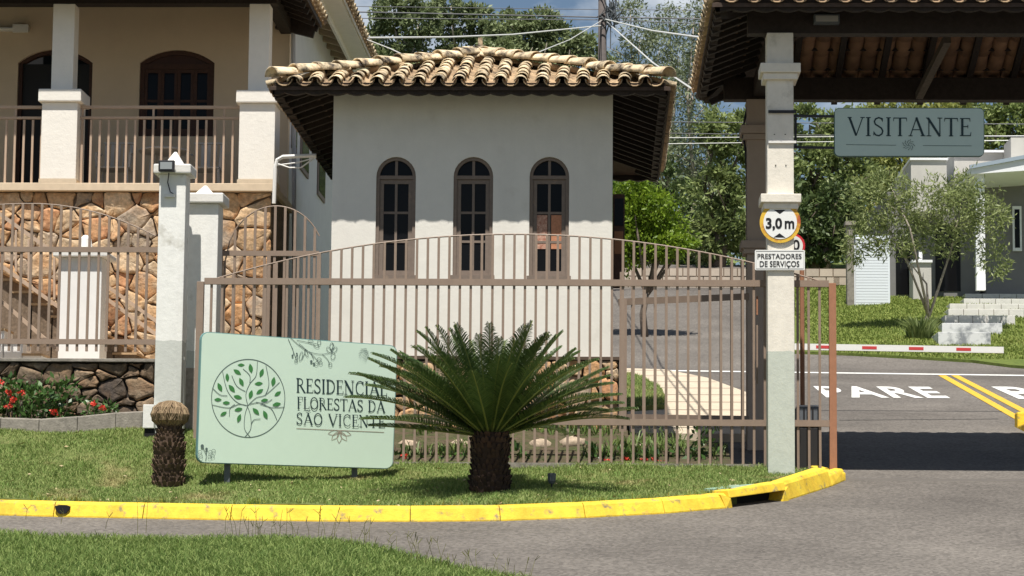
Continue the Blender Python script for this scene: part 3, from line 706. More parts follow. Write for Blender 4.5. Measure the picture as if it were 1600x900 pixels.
# stone plinth
box('plinth_core', M_mortarD, gh, gx0-.02, gx1+.10, GY0-.02, GY1, gbase-.5, wz0-.03)
box('plinth_ledge', mat('dark_ledge', (.10,.07,.05), .9), gh, gx0-.06, gx1+.13, GY0-.09, GY0+.3, wz0-.045, wz0-.002)
pl = put('plinth', None, gh, Matrix.Translation(((gx0+gx1)/2, GY0-.02, gbase)))
stones(pl, gx0, gx1+.09, gbase-.1, wz0-.05, GY0-.03, 62, M_stoneA, 11, depth=.05, gap=.016)
# roof
rf = put('roof', None, gh, Matrix.Translation(((ge0+ge1)/2, GE0, ze)))
ra, rb, apex = hip_roof(rf, ge0, ge1, GE0, GE1, ze, math.radians(17.8), single=('front',), deckmat=M_board, drop=.17, seed=3)
MB().tube([(ra.x, ra.y, ra.z+.1), (ra.x, ra.y, ra.z+.36)], [.05,.035], 6).build('finial', M_tile, rf)
tp = math.tan(math.radians(17.8))
for k in range(17):
    y = GE0+.25+k*.435
    if y > GE1-.1: break
    lim = min(1, (y-GE0)/.8, (GE1-y)/.8)
    for sgn, xe, xw in ((1, ge1, gx1), (-1, ge0, gx0)):
        a = Vector((xe-sgn*.04, y, ze-.115)); b = Vector((xw, y, ze+abs(xe-xw)*tp-.10))
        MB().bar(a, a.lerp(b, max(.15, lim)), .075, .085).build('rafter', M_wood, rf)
for sgn, xe, xw in ((1, ge1, gx1), (-1, ge0, gx0)):
    for t in (.3, .62): # battens under the tiles
        x = xe+(xw-xe)*t; MB().bar((x, GE0+.3, ze+abs(xe-x)*tp-.072), (x, GE1-.3, ze+abs(xe-x)*tp-.072), .05, .02).build('batten', M_boardgap, rf)

# ================================================================ VISITOR CANOPY over the drive
CY0, CY1 = 30.93, 36.95
cx0 = PX(1113, CY0, 8); cx1 = 12.0
cze = PZ(2, CY0, 1350)
CB, CBX = 36.1, PX(1184, 36.1, 250)
cn = thing('visitor_canopy', (PX(1219, YG, 740), YG, ZG), 'open tile roofed entrance canopy on tall cream pillars over the drive', 'canopy')
rf = put('roof', None, cn, Matrix.Translation((cx0, CY0, cze)))
ra, rb, capex = hip_roof(rf, cx0, cx1, CY0, CY1, cze, math.radians(19.5), single=('front',), rows_single=2, xlim=6.3, deckmat=M_board, drop=.16, seed=5)
tpc = math.tan(math.radians(19.5))
# under side of the back slope: tiles seen from below, rafters and battens
r = random.Random(4)
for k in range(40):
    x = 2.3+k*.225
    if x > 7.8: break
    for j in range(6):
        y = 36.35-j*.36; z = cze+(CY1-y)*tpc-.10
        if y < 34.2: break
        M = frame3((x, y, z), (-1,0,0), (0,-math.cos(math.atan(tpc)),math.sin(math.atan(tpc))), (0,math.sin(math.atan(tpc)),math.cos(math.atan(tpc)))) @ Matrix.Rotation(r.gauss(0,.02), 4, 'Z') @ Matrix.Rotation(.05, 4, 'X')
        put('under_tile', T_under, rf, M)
for k in range(9):
    x = 2.62+k*.62
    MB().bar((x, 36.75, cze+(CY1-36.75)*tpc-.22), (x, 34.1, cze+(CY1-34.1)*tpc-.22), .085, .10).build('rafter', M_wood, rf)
    MB().bar((x, 31.5, cze+(31.5-CY0)*tpc-.16), (x, 34.0, cze+(34.0-CY0)*tpc-.16), .085, .10).build('rafter', M_wood, rf)
for j in range(5):
    y = 36.5-j*.5; MB().bar((2.2, y, cze+(CY1-y)*tpc-.158), (9, y, cze+(CY1-y)*tpc-.158), .05, .03).build('batten', M_wood, rf)
for k in range(12):
    y = CY0+.35+k*.44
    lim = min(1, (y-CY0)/1.0, (CY1-y)/1.0)
    a = Vector((cx0+.04, y, cze-.11)); b = Vector((2.05, y, cze+(2.05-cx0)*tpc-.10)); MB().bar(a, a.lerp(b, max(.15, lim)), .10, .08).build('rafter', M_wood, rf)
for t in (.2, .45, .7): 
    x = cx0+(2.05-cx0)*t; MB().bar((x, CY0+.3, cze+(x-cx0)*tpc-.075), (x, CY1-.3, cze+(x-cx0)*tpc-.075), .10, .02).build('batten', M_boardgap, rf)
# beams
zb0 = PZ(55, YG, 1400)
cf = put('timber_frame', None, cn, Matrix.Translation((4, YG, zb0)))
pw = .165; pxc = PX(1219, YG, 500)
box('front_beam', M_wood, cf, pxc-.4, 12, YG-.11, YG+.11, zb0, zb0+.34)
zb1 = PZ(158, CB, 1400)
box('rear_beam', M_wood, cf, pxc-.5, 12, CB-.11, CB+.11, zb1, zb1+.32)
box('side_beam', M_wood, cf, pxc-.09, pxc+.09, YG+.11, CB-.11, zb0+.02, zb0+.26)
box('ridge_beam', M_wood, cf, 2.6, 12, (CY0+CY1)/2-.06, (CY0+CY1)/2+.06, capex-.42, capex-.2)
MB().bar(P(1436,150,35.9), P(1480,62,34.3), .10, .10).build('strut', M_woodgrey, cf)
MB().bar(P(1110,160,36.3), (pxc-.08, 36.1, zb1+.25), .06, .08).build('bracket', M_wood, cf)
MB().bar((cx0+.15, CY0+.2, cze-.12), (2.6, 34.0, capex-.3), .09, .12).build('hip_rafter', M_wood, cf); MB().bar((cx0+.15, CY1-.2, cze-.12), (2.6, 34.0, capex-.3), .09, .12).build('hip_rafter', M_wood, cf)
MB().bar((pxc+.1, YG+.05, zb0-.02), (pxc+.7, YG+1.2, zb0+.5), .07, .09).build('brace', M_wood, cf)
# pillars
zsplit = PZ(551, YG, 1219)
M_gpost = split_paint('gate_pillar_paint', (.74,.69,.60), (.50,.53,.46), zsplit)
M_rearpost = mat('rear_pillar_paint', (.40,.32,.26), .85, var=.05, scale=2)
def pillar(xc, yc, w, zt, mm, collars, nm='pillar'):
    zb = float(gz(xc, yc))-.1; p = put(nm, None, cn, Matrix.Translation((xc, yc, zb)))
    box('shaft', mm, p, xc-w, xc+w, yc-w, yc+w, zb, zt, .012)
    for (z0_, z1_, o_) in collars:
        MB().box(xc-w-o_*.6, xc+w+o_*.6, yc-w-o_*.6, yc+w+o_*.6, z0_, z0_+(z1_-z0_)*.4).build('collar', mm, p, bevel=.01); MB().box(xc-w-o_, xc+w+o_, yc-w-o_, yc+w+o_, z0_+(z1_-z0_)*.4+.002, z1_).build('collar', mm, p, bevel=.01)
    return p
fp = YG-pw
c1 = (PZ(327, fp, 1219), PZ(304, fp, 1219), .085); c2 = (PZ(125, fp, 1219), PZ(100, fp, 1219), .085)
gp = pillar(pxc, YG, pw, zb0-.002, M_gpost, (c1, c2), 'front_pillar')
pillar(CBX, CB, pw*1.0, zb1-.002, M_rearpost, (c1, c2), 'rear_pillar')
# thin metal band and faded plate on the pillar
for yy, hh, mm in ((175,.035,M_black), (222,.03,M_offwhite)):
    box('metal_band', mm, gp, pxc-pw+.015, pxc+pw+.03, fp-.028, fp-.004, PZ(yy+2,fp,1219), PZ(yy+2,fp,1219)+hh)
for (qx, qy) in ((1210,210),(1227,210),(1212,258),(1228,258)): 
    p = P(qx, qy, fp-.004); MB().lathe((p.x, p.y, p.z), [(.008,-.004),(.008,.004)], 6).build('anchor_hole', M_dark, gp)
# lamp box under the front beam
a, b = P(1272,36,YG-.25), P(1312,22,YG-.25)
lp = thing('canopy_lamp', (a.x, YG-.2, a.z), 'small rectangular light fixture fixed beneath the visitor canopy eave', 'lamp')
box('housing', M_grey, lp, a.x, b.x, YG-.25, YG-.118, a.z, b.z, .006); box('diffuser', mat('lamp_diffuser', (.35,.34,.32), .4), lp, a.x+.02, b.x-.02, YG-.258, YG-.2505, a.z+.02, b.z-.02)
# black cable down the rear pillar
cb = [P(1168,165,36.0), P(1163,190,36.0), P(1160,205,36.0), P(1165,235,36.0), P(1168,290,36.0), P(1168,420,36.0)]
tag(MB().tube(cb, .018, 6).build('black_cable', M_black), 'black cable hanging down beside the rear canopy pillar', 'cable')
# ================================================================ HOUSE with balcony
HB, HW = 37.8, 40.0
hx1 = PX(423, HB, 400); sx = PX(452, HW, 100)
hz_slab = PZ(288, HB, 210); hbase = 2.6
hs = thing('balcony_house', (-8, HB, float(gz(-8, HB))), 'cream two storey house with arched openings, railed balcony and stone base', 'house')
# stone base
bst = put('stone_base', None, hs, Matrix.Translation((-8, HB, hbase)))
box('mortar_core', M_mortar, bst, -12.5, hx1-.01, HB+.02, HB+2.2, hbase, hz_slab-.12)
stones(bst, -12.2, hx1, PZ(640,HB,200), hz_slab-.12, HB, 290, M_stoneA, 21, depth=.038, gap=.016, small=.5)
box('balcony_slab', M_ledge, hs, -12.5, hx1+.05, HB-.14, HW, hz_slab-.12, hz_slab, .01)
# front wall with arched door and window
def hp(a, yt, yb, ysp, b): return PX(a,HW,200), PX(b,HW,200), PZ(yb,HW,(a+b)/2), PZ(ysp,HW,(a+b)/2), PZ(yt,HW,(a+b)/2)
xa, xb, zs, zp, zt = hp(25,77,294,98,142); d_op = (xa, xb, hz_slab, zp, segarc(xa, xb, zp, zt-zp))
xa2, xb2, zs2, zp2, zt2 = hp(216,78,213,98,333); w_op = (xa2, xb2, zs2, zp2, segarc(xa2, xb2, zp2, zt2-zp2))
ztop = PZ(-60, HW, 200)
arched_wall('front_wall', M_cream, hs, -12.5, sx, hz_slab+.002, ztop, HW, HW+.2, [d_op, w_op])
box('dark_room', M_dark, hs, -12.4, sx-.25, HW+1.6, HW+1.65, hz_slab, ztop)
# frame, and a near-black sheet painting the shade inside the open doorway
dr = put('arched_door', None, hs, Matrix.Translation(((xa+xb)/2, HW, hz_slab)))
mb = MB(); band([(xa, hz_slab+.01)]+d_op[4]+[(xb, hz_slab+.01)], .06, HW+.06, HW+.16, mb); mb.build('door_frame', M_darkwood, dr)
box('doorway_dark', mat('doorway_shade', (.012,.011,.011), .5), dr, xa+.06, xb-.06, HW+.12, HW+.15, hz_slab+.01, zp)
wi = put('arched_window', None, hs, Matrix.Translation(((xa2+xb2)/2, HW, zs2)))
mb = MB(); inner = band([(xa2, zs2)]+w_op[4]+[(xb2, zs2)], .07, HW+.05, HW+.15, mb); mb.build('outer_frame', M_darkwood, wi)
box('sill', M_darkwood, wi, xa2+.07, xb2-.07, HW+.05, HW+.15, zs2, zs2+.07); box('transom', M_darkwood, wi, xa2+.07, xb2-.07, HW+.05, HW+.15, zp2-.09, zp2-.01)
n = 4; w_ = (xb2-xa2-.14)/n
for k in range(n):
    x = xa2+.07+k*w_; p_ = put('sash', None, wi, Matrix.Translation((x, HW+.1, zs2)))
    mb = MB(); y0_, y1_ = HW+.07, HW+.12; za, zb = zs2+.072, zp2-.092
    mb.box(x+.002, x+.05, y0_, y1_, za, zb); mb.box(x+w_-.05, x+w_-.002, y0_, y1_, za, zb); mb.box(x+.05, x+w_-.05, y0_, y1_, za, za+.06); mb.box(x+.05, x+w_-.05, y0_, y1_, zb-.06, zb); mb.box(x+.05, x+w_-.05, y0_+.01, y1_-.01, (za+zb)/2-.02, (za+zb)/2+.02)
    mb.build('sash_frame', M_darkwood, wi); bpy.data.objects.remove(p_)
    box('pane', M_glass, wi, x+.045, x+w_-.045, HW+.092, HW+.098, za+.05, zb-.05)
mb = MB(); mb.prism_y([(x, z) for x, z in reversed([(inner[1][0], zp2-.01)]+inner[1:-1]+[(inner[-2][0], zp2-.01)])], HW+.09, HW+.1); mb.build('fanlight', mat('dark_red_fanlight', (.05,.02,.015), .4), wi)
# balcony pillars
def bpil(a, b, ua, ub, ytop=140):
    x0_, x1_ = PX(a,HB-.2,220), PX(b,HB-.2,220); z1_ = PZ(ytop+18,HB-.2,(a+b)/2); z2_ = PZ(ytop-2,HB-.2,(a+b)/2)
    p_ = put('balcony_pillar', None, hs, Matrix.Translation(((x0_+x1_)/2, HB, hz_slab)))
    y0_, y1_ = HB-.12, HB+.46
    box('pedestal', M_balcony, p_, x0_, x1_, y0_, y1_, hz_slab+.06, z1_, .012); box('pedestal_foot', M_ledge, p_, x0_-.015, x1_+.015, y0_-.015, y1_+.015, hz_slab+.001, hz_slab+.059)
    MB().box(x0_-.05, x1_+.06, y0_-.06, y1_+.05, z1_+.001, z2_).build('pedestal_cap', M_balcony, p_, bevel=.02)
    u0_, u1_ = PX(ua,HB,60), PX(ub,HB,60)
    box('upper_shaft', M_balcony, p_, u0_, u1_, HB-.01, HB+.32, z2_+.001, PZ(6,HB,ua), .012)
bpil(62,118,82,116); bpil(372,428,389,421,142); bpil(-150,-94,-130,-96)
# railing
ry = HB+.1
for (a, b) in ((-95, 62), (120, 372)):
    x0_, x1_ = PX(a,ry,220), PX(b,ry,220)
    rl = put('balcony_railing', None, hs, Matrix.Translation(((x0_+x1_)/2, ry, hz_slab)))
    for yy, t_ in ((168,.045),(184,.035)): box('rail', M_rail, rl, x0_-.02, x1_+.02, ry-.022, ry+.022, PZ(yy+2,ry,(a+b)/2), PZ(yy+2,ry,(a+b)/2)+t_)
    zt_ = PZ(187,ry,(a+b)/2); n = int((b-a)/14.25)
    bm_ = MB().box(-.016,.016,-.014,.014,0,zt_-hz_slab-.003).mesh('baluster'); bm_.materials.append(M_rail)
    for k in range(n+1): put('baluster', bm_, rl, Matrix.Translation((x0_+.08+k*.1345, ry, hz_slab+.001)))
    for k in range(0, n+1, 8): box('rail_post', M_rail, rl, x0_+.08+k*.1345-.015, x0_+.08+k*.1345+.015, ry-.012, ry+.012, zt_+.05, PZ(169,ry,(a+b)/2)-.002)
# porch roof: beam, deck, tiles on the front and right edge
zpb = PZ(8, HB+.1, 220)
box('porch_beam', M_wood, hs, -12.5, hx1+.02, HB-.02, HB+.24, zpb, zpb+.28)
box('porch_beam', M_wood, hs, hx1-.2, hx1-.02, HB+.24, HW, zpb+.01, zpb+.27)
pe0 = HB-.78; pex = P(501, 42, 39.8).x; pez = P(501, 42, 39.8).z+.1
prf = put('porch_roof', None, hs, Matrix.Translation((-8, HB, pez)))
tpp = .36
A = [Vector((-12.5, pe0, pez)), Vector((pex, pe0, pez)), Vector((pex, 39.95, pez)), Vector((pex-2.9, 39.95, pez+2.9*tpp)), Vector((-12.5, 39.95, pez+2.9*tpp))]
vs = A+[v-Vector((0,0,.09)) for v in A]
MB().add(vs, [(0,1,3,4),(1,2,3),(5,9,8,6),(6,8,7),(0,5,6,1),(1,6,7,2),(2,7,8,3),(3,8,9,4),(4,9,5,0)]).build('roof_deck', M_board, prf)
for k in range(11):
    y = pe0+.12+k*.275
    if y > 39.9: break
    put('roof_tile', T_cover, prf, frame3(Vector((pex+.08, y, pez+.05)), (0,1,0), (-.94,0,.34), (.34,0,.94)))
    put('channel_tile', T_chan, prf, frame3(Vector((pex+.06, y+.137, pez+.07)), (0,1,0), (-.94,0,.34), (.34,0,.94)))
for k in range(28): put('roof_tile', T_cover, prf, frame3(Vector((pex-.2-k*.28, pe0-.06, pez+.05)), (1,0,0), (0,.94,.34), (0,-.34,.94)))
box('eave_board', M_wood, prf, -12.5, pex, pe0+.02, pe0+.06, pez-.2, pez-.092)
for k in range(7):
    y = pe0+.3+k*.42; MB().bar((pex-.05, y, pez-.13), (hx1-.2, y, pez+(pex-hx1+.2)*tpp-.13), .07, .09).build('rafter', M_wood, prf)
MB().bar((pex-.1, 39.85, pez-.17), (hx1-.25, 39.85, pez-.02), .1, .2).build('corbel', M_wood, prf)
# main side wall and its eave along the depth
HY1 = 53.0
zse = P(540, 0, 41.2).z; xse = P(540, 0, 41.2).x
M_side = mat('side_plaster', (.66,.66,.66), .88, var=.04, scale=1)
box('side_wall', M_side, hs, sx-.2, sx, HW+.2, HY1, 2.0, zse+.4)
box('lower_side_wall', M_side, hs, hx1-.3, hx1-.02, HB+2.21, HY1, 2.0, hz_slab-.13)
mrf = put('main_roof', None, hs, Matrix.Translation((sx, 46, zse)))
tpm = .30
def slope(x): return zse+(xse-x)*tpm
vs = []
for y in (HW-.35, HY1+.5):
    for x, dz in ((xse, 0), (-9.5, 0), (-9.5, -.08), (xse, -.08)): vs.append((x, y, slope(x)+dz))
MB().add(vs, [(0,1,2,3),(7,6,5,4),(0,4,5,1),(1,5,6,2),(2,6,7,3),(3,7,4,0)]).build('roof_deck', mat('cream_soffit', (.60,.55,.47), .85, var=.04), mrf)
for k in range(44):
    y = HW-.3+k*.29
    for j in range(2):
        put('roof_tile', T_cover, mrf, frame3(Vector((xse+.07-j*.34, y, slope(xse-j*.34)+.05)), (0,1,0), (-.958,0,.287), (.287,0,.958)))
    put('channel_tile', T_chan, mrf, frame3(Vector((xse+.05, y+.145, zse+.07)), (0,1,0), (-.958,0,.287), (.287,0,.958)))
for k in range(20):
    y = HW+.3+k*.62; MB().bar((xse-.38, y, slope(xse-.38)-.13), (sx, y, slope(sx)-.13), .09, .1).build('rafter', mat('tan_rafter', (.40,.32,.24), .8) if k == 0 else MATS['tan_rafter'], mrf)
box('eave_board', M_offwhite, mrf, xse-.37, xse-.33, HW-.3, HY1+.4, zse-.2, slope(xse-.35)-.081)
MB().prism_x([(HW-.36, zse-.1), (HY1, zse-.1), (HY1, zse-.06), (HW-.36, zse-.06)], xse-.33, xse-.03).build('soffit_panel', M_offwhite, mrf)
# side windows
for (a, b, yt, yb) in ((457,464,182,240),(471,483,192,280),(498,509,248,318)):
    ya = (a-950)/(452-950); Y0 = sx*FPX/(a-950+0.001); Y1 = sx*FPX/(b-950)
    Y0, Y1 = HW*(452-950)/(a-950), HW*(452-950)/(b-950)
    z1_, z0_ = PZ(yt, Y0, a), PZ(yb, Y1, b)
    w_ = put('side_window', None, hs, Matrix.Translation((sx, (Y0+Y1)/2, z0_)))
    box('outer_frame', mat('greybrown_frame', (.25,.2,.17), .7), w_, sx+.001, sx+.03, Y0, Y1, z0_, z1_); box('pane', M_glass, w_, sx+.031, sx+.036, Y0+.08, Y1-.08, z0_+.08, z1_-.08)
MB().tube([P(458,0,39.9), P(459,200,39.9), P(460,480,39.9)], .035, 8).build('downpipe', mat('grey_pipe', (.42,.42,.43), .6), hs)
# fluorescent fixture on the porch wall
a, b = P(-40,52,HW-.01), P(46,40,HW-.01)
fl = thing('tube_light', (b.x, HW-.05, a.z), 'wall mounted fluorescent tube light under the balcony house porch', 'lamp')
box('tray', M_offwhite, fl, a.x, b.x, HW-.05, HW-.004, a.z+.03, b.z-.03); MB().tube([(a.x, HW-.08, (a.z+b.z)/2), (b.x-.2, HW-.08, (a.z+b.z)/2)], .022, 8).build('tube', M_pvc, fl); box('end_cap', M_offwhite, fl, b.x-.25, b.x, HW-.11, HW-.052, a.z, b.z)
# white plastic chairs and a round table on the balcony
M_plastic = mat('white_plastic', (.52,.50,.48), .5)
def chair(x, y, label):
    z = hz_slab+.003; t = thing('plastic_chair', (x, y, z), label, 'chair')
    for sxx in (-.22, .22):
        MB().bar((x+sxx*1.1, y-.24, z), (x+sxx, y-.2, z+.42), .035, .035).build('leg', M_plastic, t); MB().bar((x+sxx*1.1, y+.26, z), (x+sxx*.95, y+.2, z+.42), .035, .035).build('leg', M_plastic, t)
        MB().tube([(x+sxx*1.15, y-.2, z+.42), (x+sxx*1.2, y-.2, z+.64), (x+sxx*1.15, y+.2, z+.68)], .02, 6).build('armrest', M_plastic, t)
    MB().box(x-.24, x+.24, y-.24, y+.22, z+.40, z+.43).build('seat', M_plastic, t, bevel=.01)
    for k in range(5):
        u = -.18+k*.09; MB().bar((x+u, y+.21, z+.43), (x+u*1.1, y+.3, z+.86), .05, .012).build('back_slat', M_plastic, t)
    MB().bar((x-.24, y+.31, z+.88), (x+.24, y+.31, z+.88), .06, .025).build('back_rail', M_plastic, t)
chair(PX(180,39,250), 39.0, 'white plastic chair on the balcony, nearer the arched dark doorway'); chair(PX(322,39,250), 39.0, 'white plastic chair on the balcony, away from the doorway beyond the table')
tx = PX(256, 39.1, 250); z = hz_slab+.003; t = thing('plastic_table', (tx, 39.1, z), 'round white plastic table between two chairs on the balcony', 'table')
MB().lathe((tx, 39.1, z), [(.38,.70),(.40,.71),(.40,.73),(.38,.74)], 24).build('table_top', M_plastic, t)
for k in range(4): MB().bar((tx+.3*math.cos(k*1.57+.78), 39.1+.3*math.sin(k*1.57+.78), z), (tx+.2*math.cos(k*1.57+.78), 39.1+.2*math.sin(k*1.57+.78), z+.7), .04, .04).build('leg', M_plastic, t)
# white service mast with cables at the stone base corner
sm_ = thing('service_pipe', P(430,310,37.6), 'white bent service pipe with drooping cables at the stone base corner', 'pipe')
MB().tube([P(428,318,37.5), P(430,262,37.5), P(433,250,37.5), P(442,245,37.5), P(494,243,37.5)], .03, 8).build('pipe', M_pvc, sm_)
MB().tube([P(434,256,37.5), P(452,262,37.5), P(470,262,37.5), P(494,245,37.5)], .012, 6).build('cable', M_pvc, sm_); MB().tube([P(434,258,37.5), P(465,254,37.5), P(494,246,37.5)], .010, 6).build('cable', M_pvc, sm_)

# ================================================================ LEFT: low wall, fence, stair, pillars
LY = 33.75
lx0, lx1 = -10.5, PX(243, LY, 600)
lw = thing('low_stone_wall', (-8, LY, float(gz(-8, LY))), 'low dark stone retaining wall with concrete coping behind the red shrubs', 'wall')
zc = PZ(566, LY, 120); zl = PZ(662, LY, 120)
box('mortar_core', M_mortarD, lw, lx0, lx1, LY+.03, LY+.35, zl-.3, zc-.01)
stones(lw, -10.45, lx1, zl-.1, zc-.005, LY, 78, M_stoneD, 33, depth=.05, gap=.02, small=.5, stretch=1.3)
box('coping', M_conc, lw, lx0, lx1+.02, LY-.09, LY+.42, zc, zc+.045, .008)
# terrace floor behind the wall
box('terrace', M_pave, lw, lx0, hx1+.2, LY+.43, HB, zc-.3, zc-.02)
def bars_fence(t, x0, x1, y, pitch, zbot, ztopf, m_, w=.034, d=.02, y2=None):
    """upright bars, one object each, sharing one mesh"""
    bm_ = MB().box(-w/2, w/2, -d/2, d/2, 0, 1).mesh('bar'); bm_.materials.append(m_)
    n = int((x1-x0)/pitch)
    for k in range(n+1):
        x = x0+k*pitch; yy = y if y2 is None else y+(y2-y)*(x-x0)/(x1-x0); z1_ = ztopf(x); put('bar', bm_, t, Matrix.Translation((x, yy, zbot)) @ Matrix.Diagonal((1,1,z1_-zbot,1)))
FY = 33.9
ft = thing('iron_fence', (-8, FY, zc), 'taupe iron bar fence with arched top above the low stone wall', 'fence')
def topL(x):
    px = 950+ (x*FPX/FY); return PZ(318+.00127*max(0, px-30)**2 if px > 30 else 318+.0006*(30-px)**2, FY, px)
fx0, fx1 = -10.4, PX(241,FY,450)
bars_fence(ft, fx0, fx1, FY, .131, PZ(549,FY,120), topL, M_iron)
for yy in (390, 534): box('rail', M_iron, ft, fx0, fx1+.1, FY-.024, FY+.024, PZ(yy+4,FY,120), PZ(yy-4,FY,120))
pts_ = [(x, FY, topL(x)) for x in np.linspace(fx0, fx1, 20)]; MB().tube(pts_, .009, 6).build('top_strip', M_iron, ft)
# stair with white newel pillar
st = thing('garden_stair', (PX(60,35.4,560), 35.4, zc), 'garden stair with iron handrails and white newel pillar against the stone base', 'stair')
NY = 35.0
na, nb = PX(93,NY,460), PX(158,NY,460); zn = PZ(402,NY,125)
M_newel = mat('newel_paint', (.78,.77,.75), .85, var=.03, scale=2)
box('newel_shaft', M_newel, st, na, nb, NY, NY+.5, zc-.02, zn, .012)
MB().box(na-.09, nb+.09, NY-.09, NY+.59, zn+.001, zn+.07).build('newel_cap', M_offwhite, st, bevel=.015)
cx_, cy_ = (na+nb)/2, NY+.25; MB().lathe((cx_, cy_, zn+.072), [(.11,0),(.11,.04),(.08,.22),(.03,.27)], 10).build('newel_finial', M_offwhite, st)
M_step = mat('tan_step', (.42,.29,.17), .9, var=.15, scale=4)
for k in range(11):
    x1_ = PX(250,36.2,500)-k*.30; z0_ = zc-.02+k*.175
    MB().box(x1_-.32, x1_, 36.0, 37.3, zc-.02, z0_+.145).build('riser_block', M_mortar, st); MB().box(x1_-.33, x1_+.02, 35.97, 37.3, z0_+.146, z0_+.175).build('tread', M_step, st)
for k in range(4):
    xa_ = PX(76,34.9,520)-k*.26; z_ = zc-.01+k*.17
    MB().box(xa_-.27, xa_, 34.5, 35.0, zc-.02, z_+.16).build('riser_block', M_newel, st); MB().box(xa_-.27, xa_+.01, 34.48, 35.0, z_+.161, z_+.19).build('tread', M_step, st)
for (a, b, Yh) in (((-40,306),(97,404),35.9),((160,442),(250,506),35.9),((160,462),(250,527),35.9),((-40,385),(92,480),35.9),((-10,460),(88,545),34.45)):
    MB().bar(P(a[0],a[1],Yh), P(b[0],b[1],Yh), .05, .05).build('handrail', M_rail, st)
for k in range(5): 
    p_ = P(5+k*20, 345+k*14.5, 35.9); q_ = P(5+k*20, 410+k*14.5, 35.9); MB().bar(p_, q_, .03, .03).build('baluster', M_rail, st)
# two white gate pillars with pyramid finials
def gate_pillar(a, b, ytop, ycap, Y, apex_y, label, ysplit, ybase, lean=0):
    x0_, x1_ = PX(a,Y,480), PX(b,Y,480); d_ = x1_-x0_; zt_ = PZ(ytop,Y,(a+b)/2); zb_ = PZ(ybase,Y,(a+b)/2)
    t = thing('masonry_pillar', ((x0_+x1_)/2, Y+d_/2, zb_), label, 'pillar')
    mm = split_paint('pillar_paint', (.78,.77,.73), (.55,.56,.52), PZ(ysplit,Y,(a+b)/2))
    box('shaft', mm, t, x0_, x1_, Y, Y+d_, zb_-.2, zt_, .012)
    zc2 = PZ(ycap,Y,(a+b)/2)
    cap = MB().box(x0_-.07, x1_+.07, Y-.07, Y+d_+.07, zt_+.001, zc2).build('cap', M_conc if False else M_offwhite, t, bevel=.02)
    cx_, cy_ = (x0_+x1_)/2, Y+d_/2; za_ = PZ(apex_y,Y+.15,(a+b)/2); h_ = za_-zc2; w_ = .13
    vs = [(cx_-w_,cy_-w_,zc2+.001),(cx_+w_,cy_-w_,zc2+.001),(cx_+w_,cy_+w_,zc2+.001),(cx_-w_,cy_+w_,zc2+.001)]+[(cx_+sx_*.015,cy_+sy_*.015,za_) for sx_,sy_ in ((-1,-1),(1,-1),(1,1),(-1,1))]
    MB().add(vs, [(0,3,2,1),(4,5,6,7),(0,1,5,4),(1,2,6,5),(2,3,7,6),(3,0,4,7)]).build('finial', M_offwhite, t, bevel=.01)
    return t, x0_, x1_, zt_
p1, p1a, p1b, p1t = gate_pillar(244,286,272,257,32.35,237,'tall white masonry pillar carrying a floodlight beside the tied palm stump',532,700)
p2, p2a, p2b, p2t = gate_pillar(288,338,318,302,33.1,289,'shorter white masonry pillar with pyramid cap behind the sliding gate end',548,720)
box('foot_stain', mat('bare_render', (.33,.28,.24), .95, var=.25, scale=5), p2, p2a-.003, p2b+.003, 33.094, 33.2, PZ(722,33.1,312), PZ(575,33.1,312))
# small meter box at the foot of the pillar
a, b = P(222,690,32.25), P(241,632,32.25); mbx = thing('service_box', (a.x, 32.25, a.z), 'small white service box at the foot of the tall pillar', 'box')
box('body', M_offwhite, mbx, a.x, b.x, 32.25, 32.55, a.z+.17, b.z, .01); box('base', M_dark, mbx, a.x+.02, b.x, 32.28, 32.5, a.z-.1, a.z+.168)
# floodlight on the tall pillar
a, b = P(248,268,32.2), P(273,251,32.2); fl = thing('floodlight', (a.x, 32.2, a.z), 'black floodlight mounted on the cap of the tall white pillar', 'floodlight')
box('housing', M_black, fl, a.x, b.x, 32.16, 32.24, a.z, b.z, .008); box('lens', mat('floodlight_lens', (.28,.30,.30), .25, spec=.5), fl, a.x+.025, b.x-.025, 32.153, 32.1595, a.z+.025, b.z-.025); box('bracket', M_grey, fl, (a.x+b.x)/2-.03, (a.x+b.x)/2+.03, 32.241, 32.30, a.z+.02, a.z+.08)
MB().tube([P(264,270,32.2), P(262,285,32.32), P(266,300,32.33), P(273,304,32.33)], .007, 6).build('cable', M_black, fl)
a, b = P(257,308,32.32), P(273,303,32.32); box('cable_clip', M_offwhite, fl, a.x, b.x, 32.30, 32.345, a.z, b.z)
cdt = thing('conduit_pipe', P(289,560,32.6), 'thin white conduit running down between the two masonry pillars', 'conduit')
MB().tube([P(288,318,32.5), P(287,440,32.5), P(284,690,32.5)], .017, 8).build('pipe', M_pvc, cdt)
for yy in (338, 440, 560): q_ = P(288-(yy-318)*.012, yy, 32.48); MB().lathe((q_.x, q_.y, q_.z), [(.026,-.02),(.026,.02)], 8).build('coupling', M_pvc, cdt)
p_ = P(291,306,32.9); MB().lathe((p_.x, p_.y, p_.z), [(.045,-.05),(.05,0),(.03,.04)], 8).build('sensor', M_grey, cdt)

